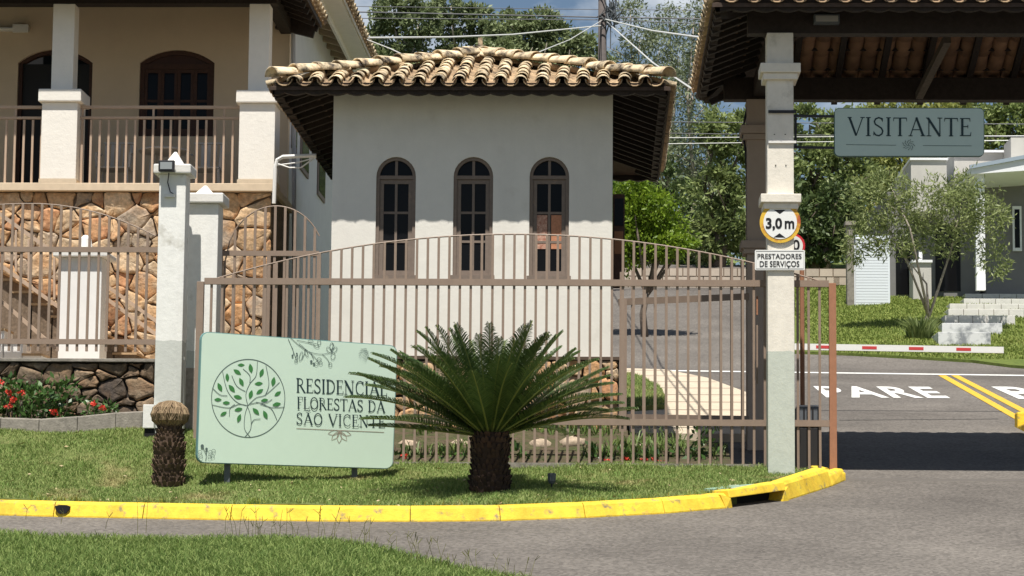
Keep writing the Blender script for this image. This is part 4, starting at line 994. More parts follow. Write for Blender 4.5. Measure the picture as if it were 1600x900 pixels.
# ================================================================ SLIDING GATE
SY = YG+.38
sg = thing('sliding_gate', (PX(806,SY,740), SY, ZG), 'long arched taupe sliding gate of upright iron bars before the guardhouse', 'gate')
def topS(x):
    px = 950+x*FPX/SY; return PZ(366+.000315*(px-797)**2, SY, px)
s0, s1 = PX(311,SY,560), PX(1301,SY,560); zb_ = PZ(748,SY,700)
pit = .1373
bars_fence(sg, s0+.14, s1-.05, SY, pit, zb_, topS, M_iron, .031, .022)
for yy, hh in ((441,5),(658,5),(738,4)): box('rail', M_iron, sg, s0+.05, s1-.045, SY-.03, SY+.03, PZ(yy+hh,SY,700), PZ(yy-hh,SY,700))
pts_ = [(x, SY, topS(x)) for x in np.linspace(s0, s1, 50)]; MB().tube(pts_, .011, 6).build('top_strip', M_iron, sg)
box('end_post', M_iron, sg, s0-.045, s0+.045, SY-.04, SY+.04, PZ(720,SY,311), topS(s0)+.02, .004)
box('end_post', M_ironend, sg, s1-.045, s1+.045, SY-.04, SY+.04, PZ(748,SY,1301)-.02, topS(s1)+.02, .004)
for (a, b) in ((455,492),(500,600)): # loose flat bar hung beside the pillar
    MB().bar(P(1183,a+8,SY+.05), P(1183,b,SY+.05), .03, .02).build('stop_bar', M_ironend if a == 455 else M_iron, sg)
# concrete footing strip under the gate
box_o = MB(); zf = [float(gz(x, SY)) for x in (s0, .3, 1.6)]
tag(MB().box(s0-.1, 1.9, SY-.10, SY+.14, ZG-.3, ZG+SL*.38+.17).build('gate_footing', M_conc), 'weathered concrete footing strip under the sliding gate', 'footing')
# inner fence between guardhouse and canopy rear pillar
IY0, IY1 = 34.3, 36.0
ix0, ix1 = PX(970,IY0,560), PX(1172,IY1,560)
inf = thing('inner_fence', (ix0, IY0, float(gz(ix0, IY0))), 'inner iron bar fence between guardhouse corner and rear canopy pillar', 'fence')
def yy_(x): return IY0+(IY1-IY0)*(x-ix0)/(ix1-ix0)
bars_fence(inf, ix0, ix1, IY0, .155, PZ(690,IY0,975), lambda x: PZ(425-.1*(950+x*FPX/yy_(x)-970), yy_(x), 1000), M_iron, .034, .03, IY1)
for yy, y3 in ((472,463),(652,655)): MB().bar(P(968,yy,IY0), P(1174,y3,IY1), .05, .09).build('rail', M_iron, inf)
p_ = P(973,690,IY0); MB().box(p_.x-.05, p_.x+.05, IY0-.06, IY0+.04, p_.z, PZ(468,IY0,973)).build('post', M_iron, inf)
# small arched gate by the pillars
AY = 33.6
ag = thing('arched_side_gate', (PX(420,AY,560), AY, float(gz(PX(420,AY,560), AY))), 'narrow arch topped iron side gate between white pillar and guardhouse', 'gate')
a0, a1 = PX(345,AY,420), PX(498,AY,420)
def topA(x): 
    px = 950+x*FPX/AY; u = min(1, abs(px-421)/78); return PZ(408-86*math.sqrt(max(0,1-u*u)), AY, px)
bars_fence(ag, a0+.05, a1-.04, AY, .133, PZ(700,AY,420), topA, M_iron, .034, .022)
for yy in (396, 640): box('rail', M_iron, ag, a0, a1, AY-.02, AY+.02, PZ(yy+4,AY,420), PZ(yy-4,AY,420))
MB().tube([(x, AY, topA(x)) for x in np.linspace(a0, a1, 24)], .010, 6).build('top_strip', M_iron, ag)
for x in (a0, PX(420,AY,420), a1): box('gate_stile', M_iron, ag, x-.025, x+.025, AY-.025, AY+.025, PZ(700,AY,420), PZ(400,AY,420))
box('passage_backdrop', mat('tinted_dark_gate', (.035,.037,.045), .5), ag, PX(445,42,450), PX(517,42,450), 45.0, 45.05, 3.0, PZ(400,45,480)) if False else None
# ================================================================ SIGNS
def plane_map(a, b, c):
    """plane through three points; returns f(px, py, off): pixel -> point on the plane, pushed off towards the camera"""
    n = (b-a).cross(c-a).normalized()
    if n.dot(EYE-a) < 0: n = -n
    def f(px, py, off=0.0):
        d = ray(px, py); t = (a-EYE).dot(n)/d.dot(n); return EYE+d*t+n*off
    f.n = n; return f
def rounded(x0, y0, x1, y1, r_, n=5):
    out = []
    for (cx_, cy_, a0_) in ((x1-r_, y0+r_, -90), (x1-r_, y1-r_, 0), (x0+r_, y1-r_, 90), (x0+r_, y0+r_, 180)):
        for k in range(n+1):
            t = math.radians(a0_+90*k/n); out.append((cx_+r_*math.cos(t), cy_+r_*math.sin(t)))
    return out
def slab(name, m_, par, pts, n, th, off=0):
    k = len(pts); vs = [p+n*off for p in pts]+[p+n*(off-th) for p in pts]
    fs = [tuple(range(k)), tuple(range(2*k-1, k-1, -1))]+[(i, i+k, (i+1)%k+k, (i+1)%k) for i in range(k)]
    return MB().add(vs, fs).build(name, m_, par)
class Ink:
    """flat print drawn with strokes in photo pixels on a plane"""
    def __init__(s, f): s.f = f; s.mb = MB(); s.k = 0
    def poly(s, pts, extra=0):
        s.k += 1; o = .0025+.00012*(s.k % 60)+extra
        s.mb.add([s.f(x, y, o) for x, y in pts], [tuple(range(len(pts)))])
    def line(s, pts, w, w2=None, closed=False):
        n = len(pts); w2 = w if w2 is None else w2; L_, R_ = [], []
        for i in range(n):
            if closed: a, b = pts[i-1], pts[(i+1) % n]
            else: a, b = pts[max(i-1, 0)], pts[min(i+1, n-1)]
            dx, dy = b[0]-a[0], b[1]-a[1]; l_ = math.hypot(dx, dy) or 1; ww = (w+(w2-w)*i/max(1, n-1))/2
            L_.append((pts[i][0]-dy/l_*ww, pts[i][1]+dx/l_*ww)); R_.append((pts[i][0]+dy/l_*ww, pts[i][1]-dx/l_*ww))
        s.k += 1; o = .0025+.00012*(s.k % 60); b0 = len(s.mb.v)
        s.mb.add([s.f(x, y, o) for x, y in L_+R_], [(i, (i+1) % n, n+(i+1) % n, n+i) for i in range(n if closed else n-1)])
    def build(s, name, m_, par): return s.mb.build(name, m_, par)
def ell(cx_, cy_, rx, ry, a0_, a1_, n=18): return [(cx_+rx*math.cos(math.radians(a0_+(a1_-a0_)*k/n)), cy_+ry*math.sin(math.radians(a0_+(a1_-a0_)*k/n))) for k in range(n+1)]
TH, TN = .125, .055
GL = {  # strokes in letter units (x right, y up): (points, width, end width)
 'V': (.80, [([(.04,1),(.41,0)],TH,TH*.9), ([(.41,0),(.76,1)],TN,TN), ([(-.06,1),(.17,1)],.05,.05), ([(.64,1),(.88,1)],.05,.05)]),
 'I': (.30, [([(.15,0),(.15,1)],TH,TH), ([(.02,1),(.28,1)],.05,.05), ([(.02,0),(.28,0)],.05,.05)]),
 'S': (.56, [([(.50,.84),(.45,.95),(.30,1.0),(.13,.93),(.06,.78),(.12,.63),(.28,.53),(.44,.42),(.52,.26),(.47,.1),(.31,0),(.14,.04),(.03,.18)],.085,.085), ([(.50,.98),(.50,.76)],.05,.03), ([(.03,.02),(.03,.25)],.05,.03)]),
 'T': (.72, [([(.36,0),(.36,1)],TH,TH), ([(.0,.985),(.72,.985)],.055,.055), ([(.02,.98),(.0,.80)],.045,.02), ([(.70,.98),(.73,.80)],.045,.02), ([(.24,0),(.48,0)],.05,.05)]),
 'A': (.84, [([(.08,0),(.42,1.02)],TN,TN), ([(.40,1.03),(.78,0)],TH,TH), ([(.20,.34),(.64,.34)],.05,.05), ([(-.02,0),(.2,0)],.05,.05), ([(.64,0),(.9,0)],.05,.05)]),
 'N': (.86, [([(.13,0),(.13,1)],TN,TN), ([(.08,1),(.73,-.03)],TH,TH), ([(.73,-.02),(.73,1)],TN,TN), ([(.0,0),(.26,0)],.05,.05), ([(-.02,1),(.14,1)],.05,.05), ([(.60,1),(.86,1)],.05,.05)]),
 'E': (.60, [([(.13,0),(.13,1)],TH,TH), ([(.0,.985),(.54,.985)],.05,.05), ([(.13,.53),(.44,.53)],.05,.05), ([(.0,.015),(.58,.015)],.05,.05), ([(.53,1),(.55,.8)],.05,.02), ([(.57,0),(.60,.22)],.05,.02), ([(.43,.62),(.43,.42)],.04,.03)]),
 'R': (.76, [([(.14,0),(.14,1)],TH,TH), ([(.0,.985),(.32,.985),(.47,.93),(.55,.78),(.5,.6),(.36,.52),(.16,.51)],.07,.06), ([(.34,.52),(.72,.0)],TH*.85,TH*.85), ([(.02,0),(.27,0)],.05,.05), ([(.64,0),(.82,0)],.05,.05)]),
 'D': (.78, [([(.14,0),(.14,1)],TH,TH), ([(.0,.985),(.30,.985),(.52,.92),(.67,.74),(.71,.5),(.66,.25),(.5,.07),(.28,.015),(.0,.015)],.075,.075)]),
 'C': (.74, [([(.68,.82),(.58,.95),(.42,1.0),(.24,.94),(.11,.77),(.07,.5),(.12,.22),(.26,.05),(.44,0),(.6,.05),(.71,.2)],.085,.06), ([(.69,.98),(.69,.72)],.05,.03)]),
 'O': (.82, [(ell(.41,.5,.36,.5,0,360,22),.09,.09)]),
 'L': (.58, [([(.13,0),(.13,1)],TH,TH), ([(.0,1),(.27,1)],.05,.05), ([(.0,.015),(.56,.015)],.05,.05), ([(.55,0),(.58,.22)],.05,.02)]),
 'F': (.56, [([(.13,0),(.13,1)],TH,TH), ([(.0,.985),(.54,.985)],.05,.05), ([(.13,.5),(.42,.5)],.05,.05), ([(.53,1),(.55,.78)],.05,.02), ([(.02,0),(.26,0)],.05,.05)]),
 ' ': (.36, [])}
GL['Ã'] = (GL['A'][0], GL['A'][1]+[([(.2,1.16),(.32,1.26),(.5,1.16),(.64,1.26)],.06,.06)])
def write(ink, s, tl, bl, tr_, br, gap=.10):
    tot = sum(GL[c][0] for c in s)+gap*(len(s)-1); x = 0
    for c in s:
        w, sts = GL[c]
        for pts_, w1, w2 in sts:
            q = []
            for (px_, py_) in pts_:
                u = (x+px_)/tot; t0 = (tl[0]+(tr_[0]-tl[0])*u, tl[1]+(tr_[1]-tl[1])*u); b0 = (bl[0]+(br[0]-bl[0])*u, bl[1]+(br[1]-bl[1])*u)
                q.append((b0[0]+(t0[0]-b0[0])*py_, b0[1]+(t0[1]-b0[1])*py_))
            h_ = abs(bl[1]-tl[1]); ink.line(q, max(w1*h_, .9), max(w2*h_, .7))
        x += w+gap
# ---- residence sign on two posts
YL, YR = 29.25, 30.55
A_, B_, C_ = P(312,620,YL), P(615,636,YR), P(316,519,YL)
sf = plane_map(A_, B_, C_)
rs = thing('residence_sign', G(462,772), 'mint RESIDENCIAL FLORESTAS DA SÃO VICENTE board with green tree logo on posts', 'sign')
quad = [(316,519),(620,541),(613,732),(309,722)]
def bil(u, v):
    a, b, c, d = quad; top = (a[0]+(b[0]-a[0])*u, a[1]+(b[1]-a[1])*u); bot = (d[0]+(c[0]-d[0])*u, d[1]+(c[1]-d[1])*u)
    return (top[0]+(bot[0]-top[0])*v, top[1]+(bot[1]-top[1])*v)
ol = [bil(x/300, y/195) for x, y in rounded(0, 0, 300, 195, 11)]
slab('panel', M_mint, rs, [sf(*p) for p in ol], sf.n, .035)
ol2 = [bil(x/300, y/195) for x, y in rounded(-1.2, -1.2, 301.2, 196.2, 12)]
slab('panel_rim', mat('teal_rim', (.16,.30,.29), .5), rs, [sf(*p) for p in ol2], sf.n, .05, -.004)
for (a, b) in ((361,723),(560,729)):
    t_ = sf(a, b-10, -.10); g_ = G(a, 777 if a < 400 else 770, .13)
    MB().box(t_.x-.033, t_.x+.033, t_.y-.03, t_.y+.03, float(gz(t_.x, t_.y))-.2, t_.z+1.3).build('post', M_grey, rs)
ink = Ink(sf)
write(ink, 'RESIDENCIAL', (463,591), (463,613), (604,598), (604,618.5))
write(ink, 'FLORESTAS DA', (464,620), (464,638), (601,627), (601,644.5))
write(ink, 'SÃO VICENTE', (463,645), (463,662.5), (601,650), (601,668.5), .13)
ink.build('lettering', M_ink, rs)
ink = Ink(sf); cx_, cy_ = 387.7, 622.3
ink.line(ell(cx_, cy_, 57.3, 61, 0, 354, 60), 1.15, closed=True)
Z = lambda pts: [(290+x/3, 490+y/3) for x, y in pts]
def curve(pts, n=6):
    out = []
    for i in range(len(pts)-1):
        p0, p1, p2, p3 = pts[max(i-1,0)], pts[i], pts[i+1], pts[min(i+2,len(pts)-1)]
        for k in range(n):
            u = k/n; out.append(tuple(.5*((2*p1[j])+(-p0[j]+p2[j])*u+(2*p0[j]-5*p1[j]+4*p2[j]-p3[j])*u*u+(-p0[j]+3*p1[j]-3*p2[j]+p3[j])*u**3) for j in (0,1)))
    return out+[pts[-1]]
for br in ([(278,578),(305,540),(304,480),(290,435)], [(302,578),(276,540),(278,475),(292,430)], [(292,432),(282,380),(300,330),(330,290),(336,225)],
           [(292,432),(240,415),(195,360),(173,272)], [(292,432),(250,425),(200,442),(125,428)], [(230,425),(208,445),(205,482)], [(280,365),(240,340),(216,290)],
           [(300,325),(300,290),(268,258)], [(292,430),(330,395),(375,380),(440,322)], [(372,384),(390,330),(376,243)], [(300,425),(345,418),(400,440),(464,438)],
           [(350,425),(400,445),(428,500)], [(330,415),(370,420),(405,402)], [(306,520),(320,498),(350,494)], [(195,385),(160,380),(125,348)]):
    ink.line(curve(Z(br)), 1.0, .9)
# flower sprays
for br in ([(480,118),(500,165),(518,215)], [(490,112),(560,170),(630,190),(690,180)], [(530,140),(560,170),(545,215)], [(560,165),(600,200),(625,232)], [(520,125),(570,135),(610,150)], [(640,190),(665,215),(675,240)], [(680,180),(690,150),(685,135)], [(500,160),(505,185),(500,200)], [(585,180),(600,215)]):
    ink.line(curve(Z(br)), .8, .6)
for (x, y, rx, ry, rot) in ((685,155,10,18,0),(697,170,9,16,40),(672,170,9,16,-40),(690,200,10,16,10),(540,200,7,22,15),(565,185,6,18,-20),(517,222,7,8,0),(677,240,8,10,0),(612,150,14,8,30),(625,135,8,12,0),(625,215,10,8,0),(612,235,8,10,30),(632,232,8,8,0),(585,130,12,6,0),(520,205,4,14,10)):
    t = math.radians(rot); pts_ = [(x+a*math.cos(t)-b*math.sin(t), y+a*math.sin(t)+b*math.cos(t)) for a, b in ell(0,0,rx,ry,0,345,12)]
    ink.line(Z(pts_), .7, closed=True)
for (x, y, r_) in ((588,225,6),(600,235,5),(500,198,5),(77,622,8),(97,635,6),(520,188,4)): ink.poly(Z(ell(x,y,r_,r_*1.2,0,330,10)))
for br in ([(78,625),(95,660),(92,690)], [(98,640),(95,665)]): ink.line(curve(Z(br)), .8)
for (x, y) in ((115,650),(130,645),(125,668),(112,672),(66,650),(70,670)): ink.line(Z(ell(x,y,9,9,0,330,10)), .6, closed=True)
for k in range(46):   # dotted round mark
    a_ = k*2.4; r_ = 3.6*math.sqrt(k); ink.line(Z([(832+r_*math.cos(a_), 192+1.35*r_*math.sin(a_)), (836+r_*math.cos(a_+.2), 195+1.35*r_*math.sin(a_+.2))]), .6)
ink.build('line_art', M_line, rs)
ink = Ink(sf)
for (x, y, l_, rot) in ((260,241,17,0),(305,257,23,80),(242,274,22,35),(356,278,22,-70),(195,299,20,85),(261,321,22,65),(342,328,20,-5),(411,319,23,-80),(160,345,23,65),(216,351,23,50),(347,365,20,-35),(305,379,22,-75),(431,375,19,-35),(244,391,21,15),(151,403,18,0),(369,406,18,-10),(190,418,18,0),(426,425,21,-12),(247,449,20,-12),(177,469,18,-30),(329,458,22,45),(250,490,21,-70),(373,474,22,65)):
    t = math.radians(rot); lens = [(-l_+2*l_*k/8, -l_*.44*math.sin(math.pi*k/8)) for k in range(9)]+[(l_-2*l_*k/8, l_*.44*math.sin(math.pi*k/8)) for k in range(1, 8)]
    ink.poly(Z([(x+a*math.cos(t)-b*math.sin(t), y+a*math.sin(t)+b*math.cos(t)) for a, b in lens]))
ink.build('logo_leaves', M_leafprint, rs)
ink = Ink(sf); ink.line([(463,669.5),(600,675.5)], .9)
for rot in (-75,-40,0,40,75):
    t = math.radians(rot-90+3); ink.line(Z([(722+math.cos(t+math.pi)*0+(-a*math.sin(t)+b*math.cos(t))*-1, 552+(a*math.cos(t)+b*math.sin(t))*-1+0) for a, b in [(11*math.sin(math.pi*k/8), 56*k/8) for k in range(9)]+[(-11*math.sin(math.pi*k/8), 56*k/8) for k in range(7,0,-1)]]), .8, closed=True)
ink.build('flourish', M_tanprint, rs)
# ---- VISITANTE sign hung from a bracket on the pillar
VY = YG-.02
vf = plane_map(P(1304,200,VY), P(1537,200,VY), P(1304,170,VY))
vz = thing('visitor_sign', P(1250,205,VY), 'sage green VISITANTE sign on a black bracket from the canopy pillar', 'sign')
slab('panel', M_sage, vz, [vf(*p) for p in rounded(1304.5,169.5,1537,243.5,7)], vf.n, .04)
slab('panel_rim', mat('dark_sage_rim', (.06,.13,.11), .5), vz, [vf(*p) for p in rounded(1303.5,168.5,1538,244.5,8)], vf.n, .05, -.004)
ink = Ink(vf); write(ink, 'VISITANTE', (1326,183.5), (1326,212), (1517,185), (1517,212.5), .12); ink.build('lettering', M_ink, vz)
ink = Ink(vf); ink.line([(1322,226),(1400,227)], .8); ink.line([(1442,227.5),(1518,228)], .8)
for k in range(26):
    a_ = k*2.4; r_ = 1.9*math.sqrt(k); t = a_+.6; ink.line([(1420+r_*math.cos(a_)-1.4*math.cos(t), 226.5+.85*r_*math.sin(a_)-1.4*math.sin(t)), (1420+r_*math.cos(a_)+1.4*math.cos(t), 226.5+.85*r_*math.sin(a_)+1.4*math.sin(t))], .9)
ink.build('ornament', M_line, vz)
for (a, b) in (((1240,181),(1304,182)),((1240,230),(1304,231)),((1243,180),(1243,231))): MB().bar(P(a[0],a[1],VY+.03), P(b[0],b[1],VY+.03), .03, .03, (0,1,0)).build('bracket_arm', M_black, vz)
# ---- 3,0 m height limit disc on the pillar
DY = fp-.03
df = plane_map(P(1200,340,DY), P(1240,340,DY), P(1200,300,DY))
hl = thing('height_limit_sign', P(1219,380,DY), 'round 3,0m height limit sign on the gate pillar', 'sign')
slab('disc', M_signring, hl, [df(*p) for p in ell(1219,347.5,32,32,0,354,40)], df.n, .012)
slab('disc_face', M_signwhite, hl, [df(*p) for p in ell(1219,347.5,26.2,26.2,0,354,40)], df.n, .004, .005)
ink = Ink(lambda x, y, o=0: df(x, y, o+.004)); ink.poly([(1209,328),(1227.5,328),(1218.5,334.5)]); ink.build('arrow_mark', M_signblack, hl); ink = Ink(ink.f); ink.poly([(1208.5,371),(1227.5,371.5),(1218,364.5)]); ink.build('arrow_mark', M_signblack, hl)
def place_text(name, s, par, f, x0_, x1_, y0_, y1_, m_, bold=0, off=.009, space=1.0):
    me = text_mesh(name, s, 1.0, 0, bold=bold, space=space); co = np.array([v.co[:] for v in me.vertices]); mn, mxx = co.min(0), co.max(0)
    for v in me.vertices:
        u = (v.co.x-mn[0])/(mxx[0]-mn[0]); w = (v.co.y-mn[1])/(mxx[1]-mn[1]); p_ = f(x0_+(x1_-x0_)*u, y1_+(y0_-y1_)*w, off); v.co = p_
    me.materials.clear(); return put(name, me, par, None, m_)
place_text('digits', '3,0', hl, df, 1196.5, 1222, 340.5, 360.5, M_signblack, .035)
place_text('unit', 'm', hl, df, 1226, 1241, 345, 357.5, M_signblack, .03)
pf = df
pr = thing('service_plate', P(1219,420,DY), 'white PRESTADORES DE SERVIÇOS plate on the gate pillar', 'sign')
slab('plate', M_signwhite, pr, [pf(*p) for p in rounded(1179.5,390.5,1257.5,422,2,2)], pf.n, .012)
ink = Ink(pf); ink.line([(1181.5,392.5),(1255.5,392.5),(1255.5,420),(1181.5,420)], .7, closed=True); ink.build('border_line', M_signblack, pr)
place_text('lettering', 'PRESTADORES', pr, pf, 1183.5, 1252.5, 396.5, 404.5, M_signblack, .012, .005); place_text('lettering', 'DE SERVIÇOS', pr, pf, 1187, 1249, 407.8, 419.0, M_signblack, .012, .005)
# ---- round speed sign on a brown pole further back
RY = 38.5
sf2 = plane_map(P(1230,380,RY), P(1260,380,RY), P(1230,350,RY))
sp_ = thing('speed_sign', G(1254,640), 'round red ringed speed limit sign on a brown pole behind the plate', 'sign')
slab('disc', M_signred, sp_, [sf2(*p) for p in ell(1238.5,384,19.5,19.5,0,354,32)], sf2.n, .012); slab('disc_face', M_signwhite, sp_, [sf2(*p) for p in ell(1238.5,384,16,16,0,354,32)], sf2.n, .004, .005)
place_text('digits', '30', sp_, sf2, 1227.5, 1249.5, 374.5, 391, M_signblack, .02)
a = P(1253,405,RY+.05); MB().tube([(a.x, a.y, float(gz(a.x, a.y))-.1), (a.x, a.y, a.z+.3)], .035, 8).build('pole', M_ironend, sp_)
# ================================================================ BARRIER and gate motor
BY = 43.0
a, b = P(1208,640,BY), P(1234,528,BY)
bg_ = thing('boom_barrier', (a.x+.15, BY, float(gz(a.x+.15, BY))), 'white boom barrier arm with red bands lowered across the drive', 'barrier')
box('cabinet', M_offwhite, bg_, a.x-.02, b.x, BY-.05, BY+.32, float(gz(a.x, BY))-.1, b.z, .01)
c, d = P(1232,541.5,BY-.1), P(1568,547,BY-.1)
MB().bar(c, d, .05, .105).build('arm', M_signwhite, bg_)
for (x0_, x1_) in ((1275,1298),(1347,1370),(1420,1443),(1494,1517)):
    u0_, u1_ = (x0_-1232)/(1568-1232), (x1_-1232)/(1568-1232); MB().bar(c.lerp(d, u0_), c.lerp(d, u1_), .056, .05).build('red_band', M_barred, bg_)
a, b = P(1243,745,32.75), P(1283,633,32.75); ga = float(gz(a.x, 32.75))
mo = thing('gate_motor', (a.x+.15, 32.8, ga), 'grey and black sliding gate motor housing beside the cream pillar', 'gate motor')
box('base_box', mat('motor_black', (.025,.024,.024), .6), mo, a.x, b.x, 32.75, 33.1, ga-.05, PZ(668,32.75,1262), .01); box('top_cover', mat('motor_grey', (.12,.13,.145), .5), mo, a.x+.01, b.x-.01, 32.74, 33.11, PZ(667,32.75,1262), PZ(636,32.75,1262), .02); box('lid', mat('motor_pale', (.5,.5,.5), .5), mo, a.x+.03, b.x-.03, 32.76, 33.1, PZ(636,32.75,1262)+.001, b.z, .01)
for xx in (.11, .22): box('rib', M_black, mo, a.x+xx-.012, a.x+xx+.012, 32.733, 32.739, PZ(664,32.75,1262), PZ(638,32.75,1262))
# ================================================================ PLANTS
def blades(P0, h, w, lean, seg2=False, az=None):
    n = len(P0); az = rng.uniform(0, 2*np.pi, n) if az is None else az; t = rng.uniform(0, 2*np.pi, n)
    d = np.stack([np.cos(az), np.sin(az), np.zeros(n)], 1); s_ = np.stack([np.cos(t), np.sin(t), np.zeros(n)], 1)*(w/2)[:,None]
    mid = P0+d*(h*lean*.35)[:,None]+np.array([0,0,1])*(h*.6)[:,None]; tip = P0+d*(h*lean)[:,None]+np.array([0,0,1])*(h*(1-.25*lean))[:,None]
    V = np.stack([P0-s_, P0+s_, mid+s_*.8, tip, mid-s_*.8], 1).reshape(-1, 3); i = np.arange(n)[:,None]*5
    F = np.concatenate([i+np.array([0,1,2]), i+np.array([0,2,4]), i+np.array([4,2,3])], 1).reshape(-1, 3)
    return V, F
def inside(poly, x, y):
    c = np.zeros(len(x), bool); n = len(poly)
    for i in range(n):
        x1, y1 = poly[i][0], poly[i][1]; x2, y2 = poly[i-1][0], poly[i-1][1]
        c ^= ((y1 > y) != (y2 > y)) & (x < (x2-x1)*(y-y1)/(y2-y1+1e-12)+x1)
    return c
def vnoise(x, y, s):
    return (np.sin(x*s*1.3+1.7*np.sin(y*s*.9))+np.sin(y*s*1.7+1.3*np.sin(x*s*1.1+2))+np.sin((x+y)*s*.8+.5))/3
def grass(name, poly, zf, dens, hh, m_, lean=.7, xr=None, yr=None, w=.009, thin=.7):
    xs_ = [p[0] for p in poly]; ys_ = [p[1] for p in poly]; x0_, x1_ = xr or (min(xs_), max(xs_)); y0_, y1_ = yr or (min(ys_), max(ys_))
    n = int((x1_-x0_)*(y1_-y0_)*dens); x = rng.uniform(x0_, x1_, n); y = rng.uniform(y0_, y1_, n); k = inside(poly, x, y)
    nz_ = vnoise(x, y, 2.3)+.5*vnoise(x, y, 7.1); k &= rng.uniform(0, 1, n) < np.clip(1-thin*np.clip(nz_, 0, 1), .15, 1)
    x, y, nz_ = x[k], y[k], nz_[k]; h = hh*rng.uniform(.5, 1.3, len(x))*(1-.25*nz_)
    V, F = blades(np.stack([x, y, zf(x, y)-.005], 1), h, np.full(len(x), w), lean*rng.uniform(.3, 1.3, len(x)))
    return put(name, mesh_np(name, V, F), None, None, m_)
M_grassA = mat('lawn_blades', (.145,.225,.05), .7, island=(.34,.38,.14), trans=.3, spec=.2, scale=1.1, second=(.14,.26,.055), stains=((.46,.37,.19), .9, .56, .72))
M_grassB = mat('verge_blades', (.14,.225,.05), .65, island=(.33,.40,.13), trans=.35, spec=.25, scale=1.2, second=(.075,.16,.03))
lawn_in = [(x, y+.03) for x, y in lawn_front]+lawn_poly[len(lawn_front):]
tag(grass('lawn_grass', lawn_in, gz_lawn, 3000, .05, M_grassA, .8, (-10.6, 2.6), (26.5, 33.1)), 'short sunlit lawn grass between yellow kerb and gate', 'grass', kind='stuff')
tag(grass('verge_grass', verge_poly, gz_verge, 4000, .095, M_grassB, .8, (-8.8, .2), (18.6, 25.4), w=.009, thin=.25), 'taller green grass on the verge across the street', 'grass', kind='stuff')
M_grassC = mat('mound_blades', (.15,.215,.04), .7, island=(.32,.36,.10), trans=.3, spec=.2)
tag(grass('mound_grass', mound_poly, gz_mound, 420, .07, M_grassC, .8, (4.8, 14.5), (57, 76), w=.028, thin=.3), 'bright grass covering the mound before the grey house', 'grass', kind='stuff')
tag(grass('inner_grass', inner_lawn_poly, gz_inner, 1200, .06, M_grassA, .8), 'small grass patch inside the gate beside the cream pavement', 'grass', kind='stuff')
# clumps of longer grass on the lawn, along the kerb and at the foot of the gate
cl_ = []; r = random.Random(31)
for k in range(150):
    t = r.random()
    if t < .4: i = r.randrange(len(lawn_front)-2); u = r.random(); cl_.append((lawn_front[i][0]+(lawn_front[i+1][0]-lawn_front[i][0])*u, lawn_front[i][1]+(lawn_front[i+1][1]-lawn_front[i][1])*u+.03))
    elif t < .7: cl_.append((r.uniform(-4.4, 2.4), r.uniform(31.6, 31.98)))
    else: cl_.append((r.uniform(-7.5, 1.5), r.uniform(28.3, 32)))
cc = np.array(cl_); idx = rng.integers(0, len(cc), 5200); pp_ = cc[idx]+rng.normal(size=(5200, 2))*.045; k = inside(lawn_poly, pp_[:,0], pp_[:,1]); pp_ = pp_[k]
V, F = blades(np.column_stack([pp_, gz_lawn(pp_[:,0], pp_[:,1])-.005]), rng.uniform(.05,.13,len(pp_)), np.full(len(pp_), .009), rng.uniform(.3,1.2,len(pp_)))
tag(put('grass_clumps', mesh_np('grass_clumps', V, F), None, None, M_grassA), 'longer grass clumps along the kerb and the gate footing', 'grass', kind='stuff')
lx_ = rng.uniform(-7.8, 2.2, 170); ly_ = rng.uniform(27.6, 32.2, 170); k = inside(lawn_poly, lx_, ly_); lx_, ly_ = lx_[k], ly_[k]; n = len(lx_); a_ = rng.uniform(0, 6.28, n); s_ = rng.uniform(.012,.03,n)
cx4 = np.stack([np.cos(a_)*s_, np.sin(a_)*s_, np.zeros(n)], 1); cy4 = np.stack([-np.sin(a_)*s_*.5, np.cos(a_)*s_*.5, rng.uniform(-.012,.012,n)], 1); c4 = np.stack([lx_, ly_, gz_lawn(lx_, ly_)+.035], 1)
tag(put('leaf_litter', mesh_np('leaf_litter', np.stack([c4-cx4, c4+cy4, c4+cx4, c4-cy4], 1).reshape(-1, 3), np.arange(4*n).reshape(-1, 4)), None, None, mat('litter', (.34,.24,.13), .9, island=(.55,.45,.28))), 'tiny dry leaf litter scattered over the lawn', 'leaf litter', kind='stuff')
# thin weeds along the kerb and verge edge
pw_, hw_ = [], []
for (px_, py_, h_) in [(215,838,.32),(228,836,.45),(40,822,.1),(165,830,.12),(95,826,.1)]+[(330+rng.uniform(0,500), 0, rng.uniform(.10,.28)) for _ in range(70)]:
    if py_ == 0: py_ = float(np.interp(px_, [300,400,520,640,740,830], [846,850,859,873,888,897]))+rng.uniform(0, 10)
    g_ = G(px_, min(py_, 899), .12); pw_.append((g_.x, g_.y, float(gz_verge(g_.x, g_.y))-.02)); hw_.append(h_)
mb = MB(); r = random.Random(9)
for p_, h_ in zip(pw_, hw_):
    lx, ly = r.uniform(-.3,.3)*h_, r.uniform(-.2,.2)*h_; top = (p_[0]+lx, p_[1]+ly, p_[2]+h_)
    mb.tube([p_, (p_[0]+lx*.3, p_[1]+ly*.3, p_[2]+h_*.55), top], [.003,.0025,.002], 3)
    for k in range(r.choice((0,2,2,3))):
        a_ = r.uniform(-.9,.9); mb.tube([top, (top[0]+math.sin(a_)*.06, top[1]+r.uniform(-.03,.03), top[2]+math.cos(a_)*.06)], [.003,.0022], 3)
tag(mb.build('weed_stalks', leafmat('weed', (.11,.13,.035), (.17,.16,.06))), 'thin seeding weed stalks along the edge of the grass verge', 'weeds', kind='stuff')
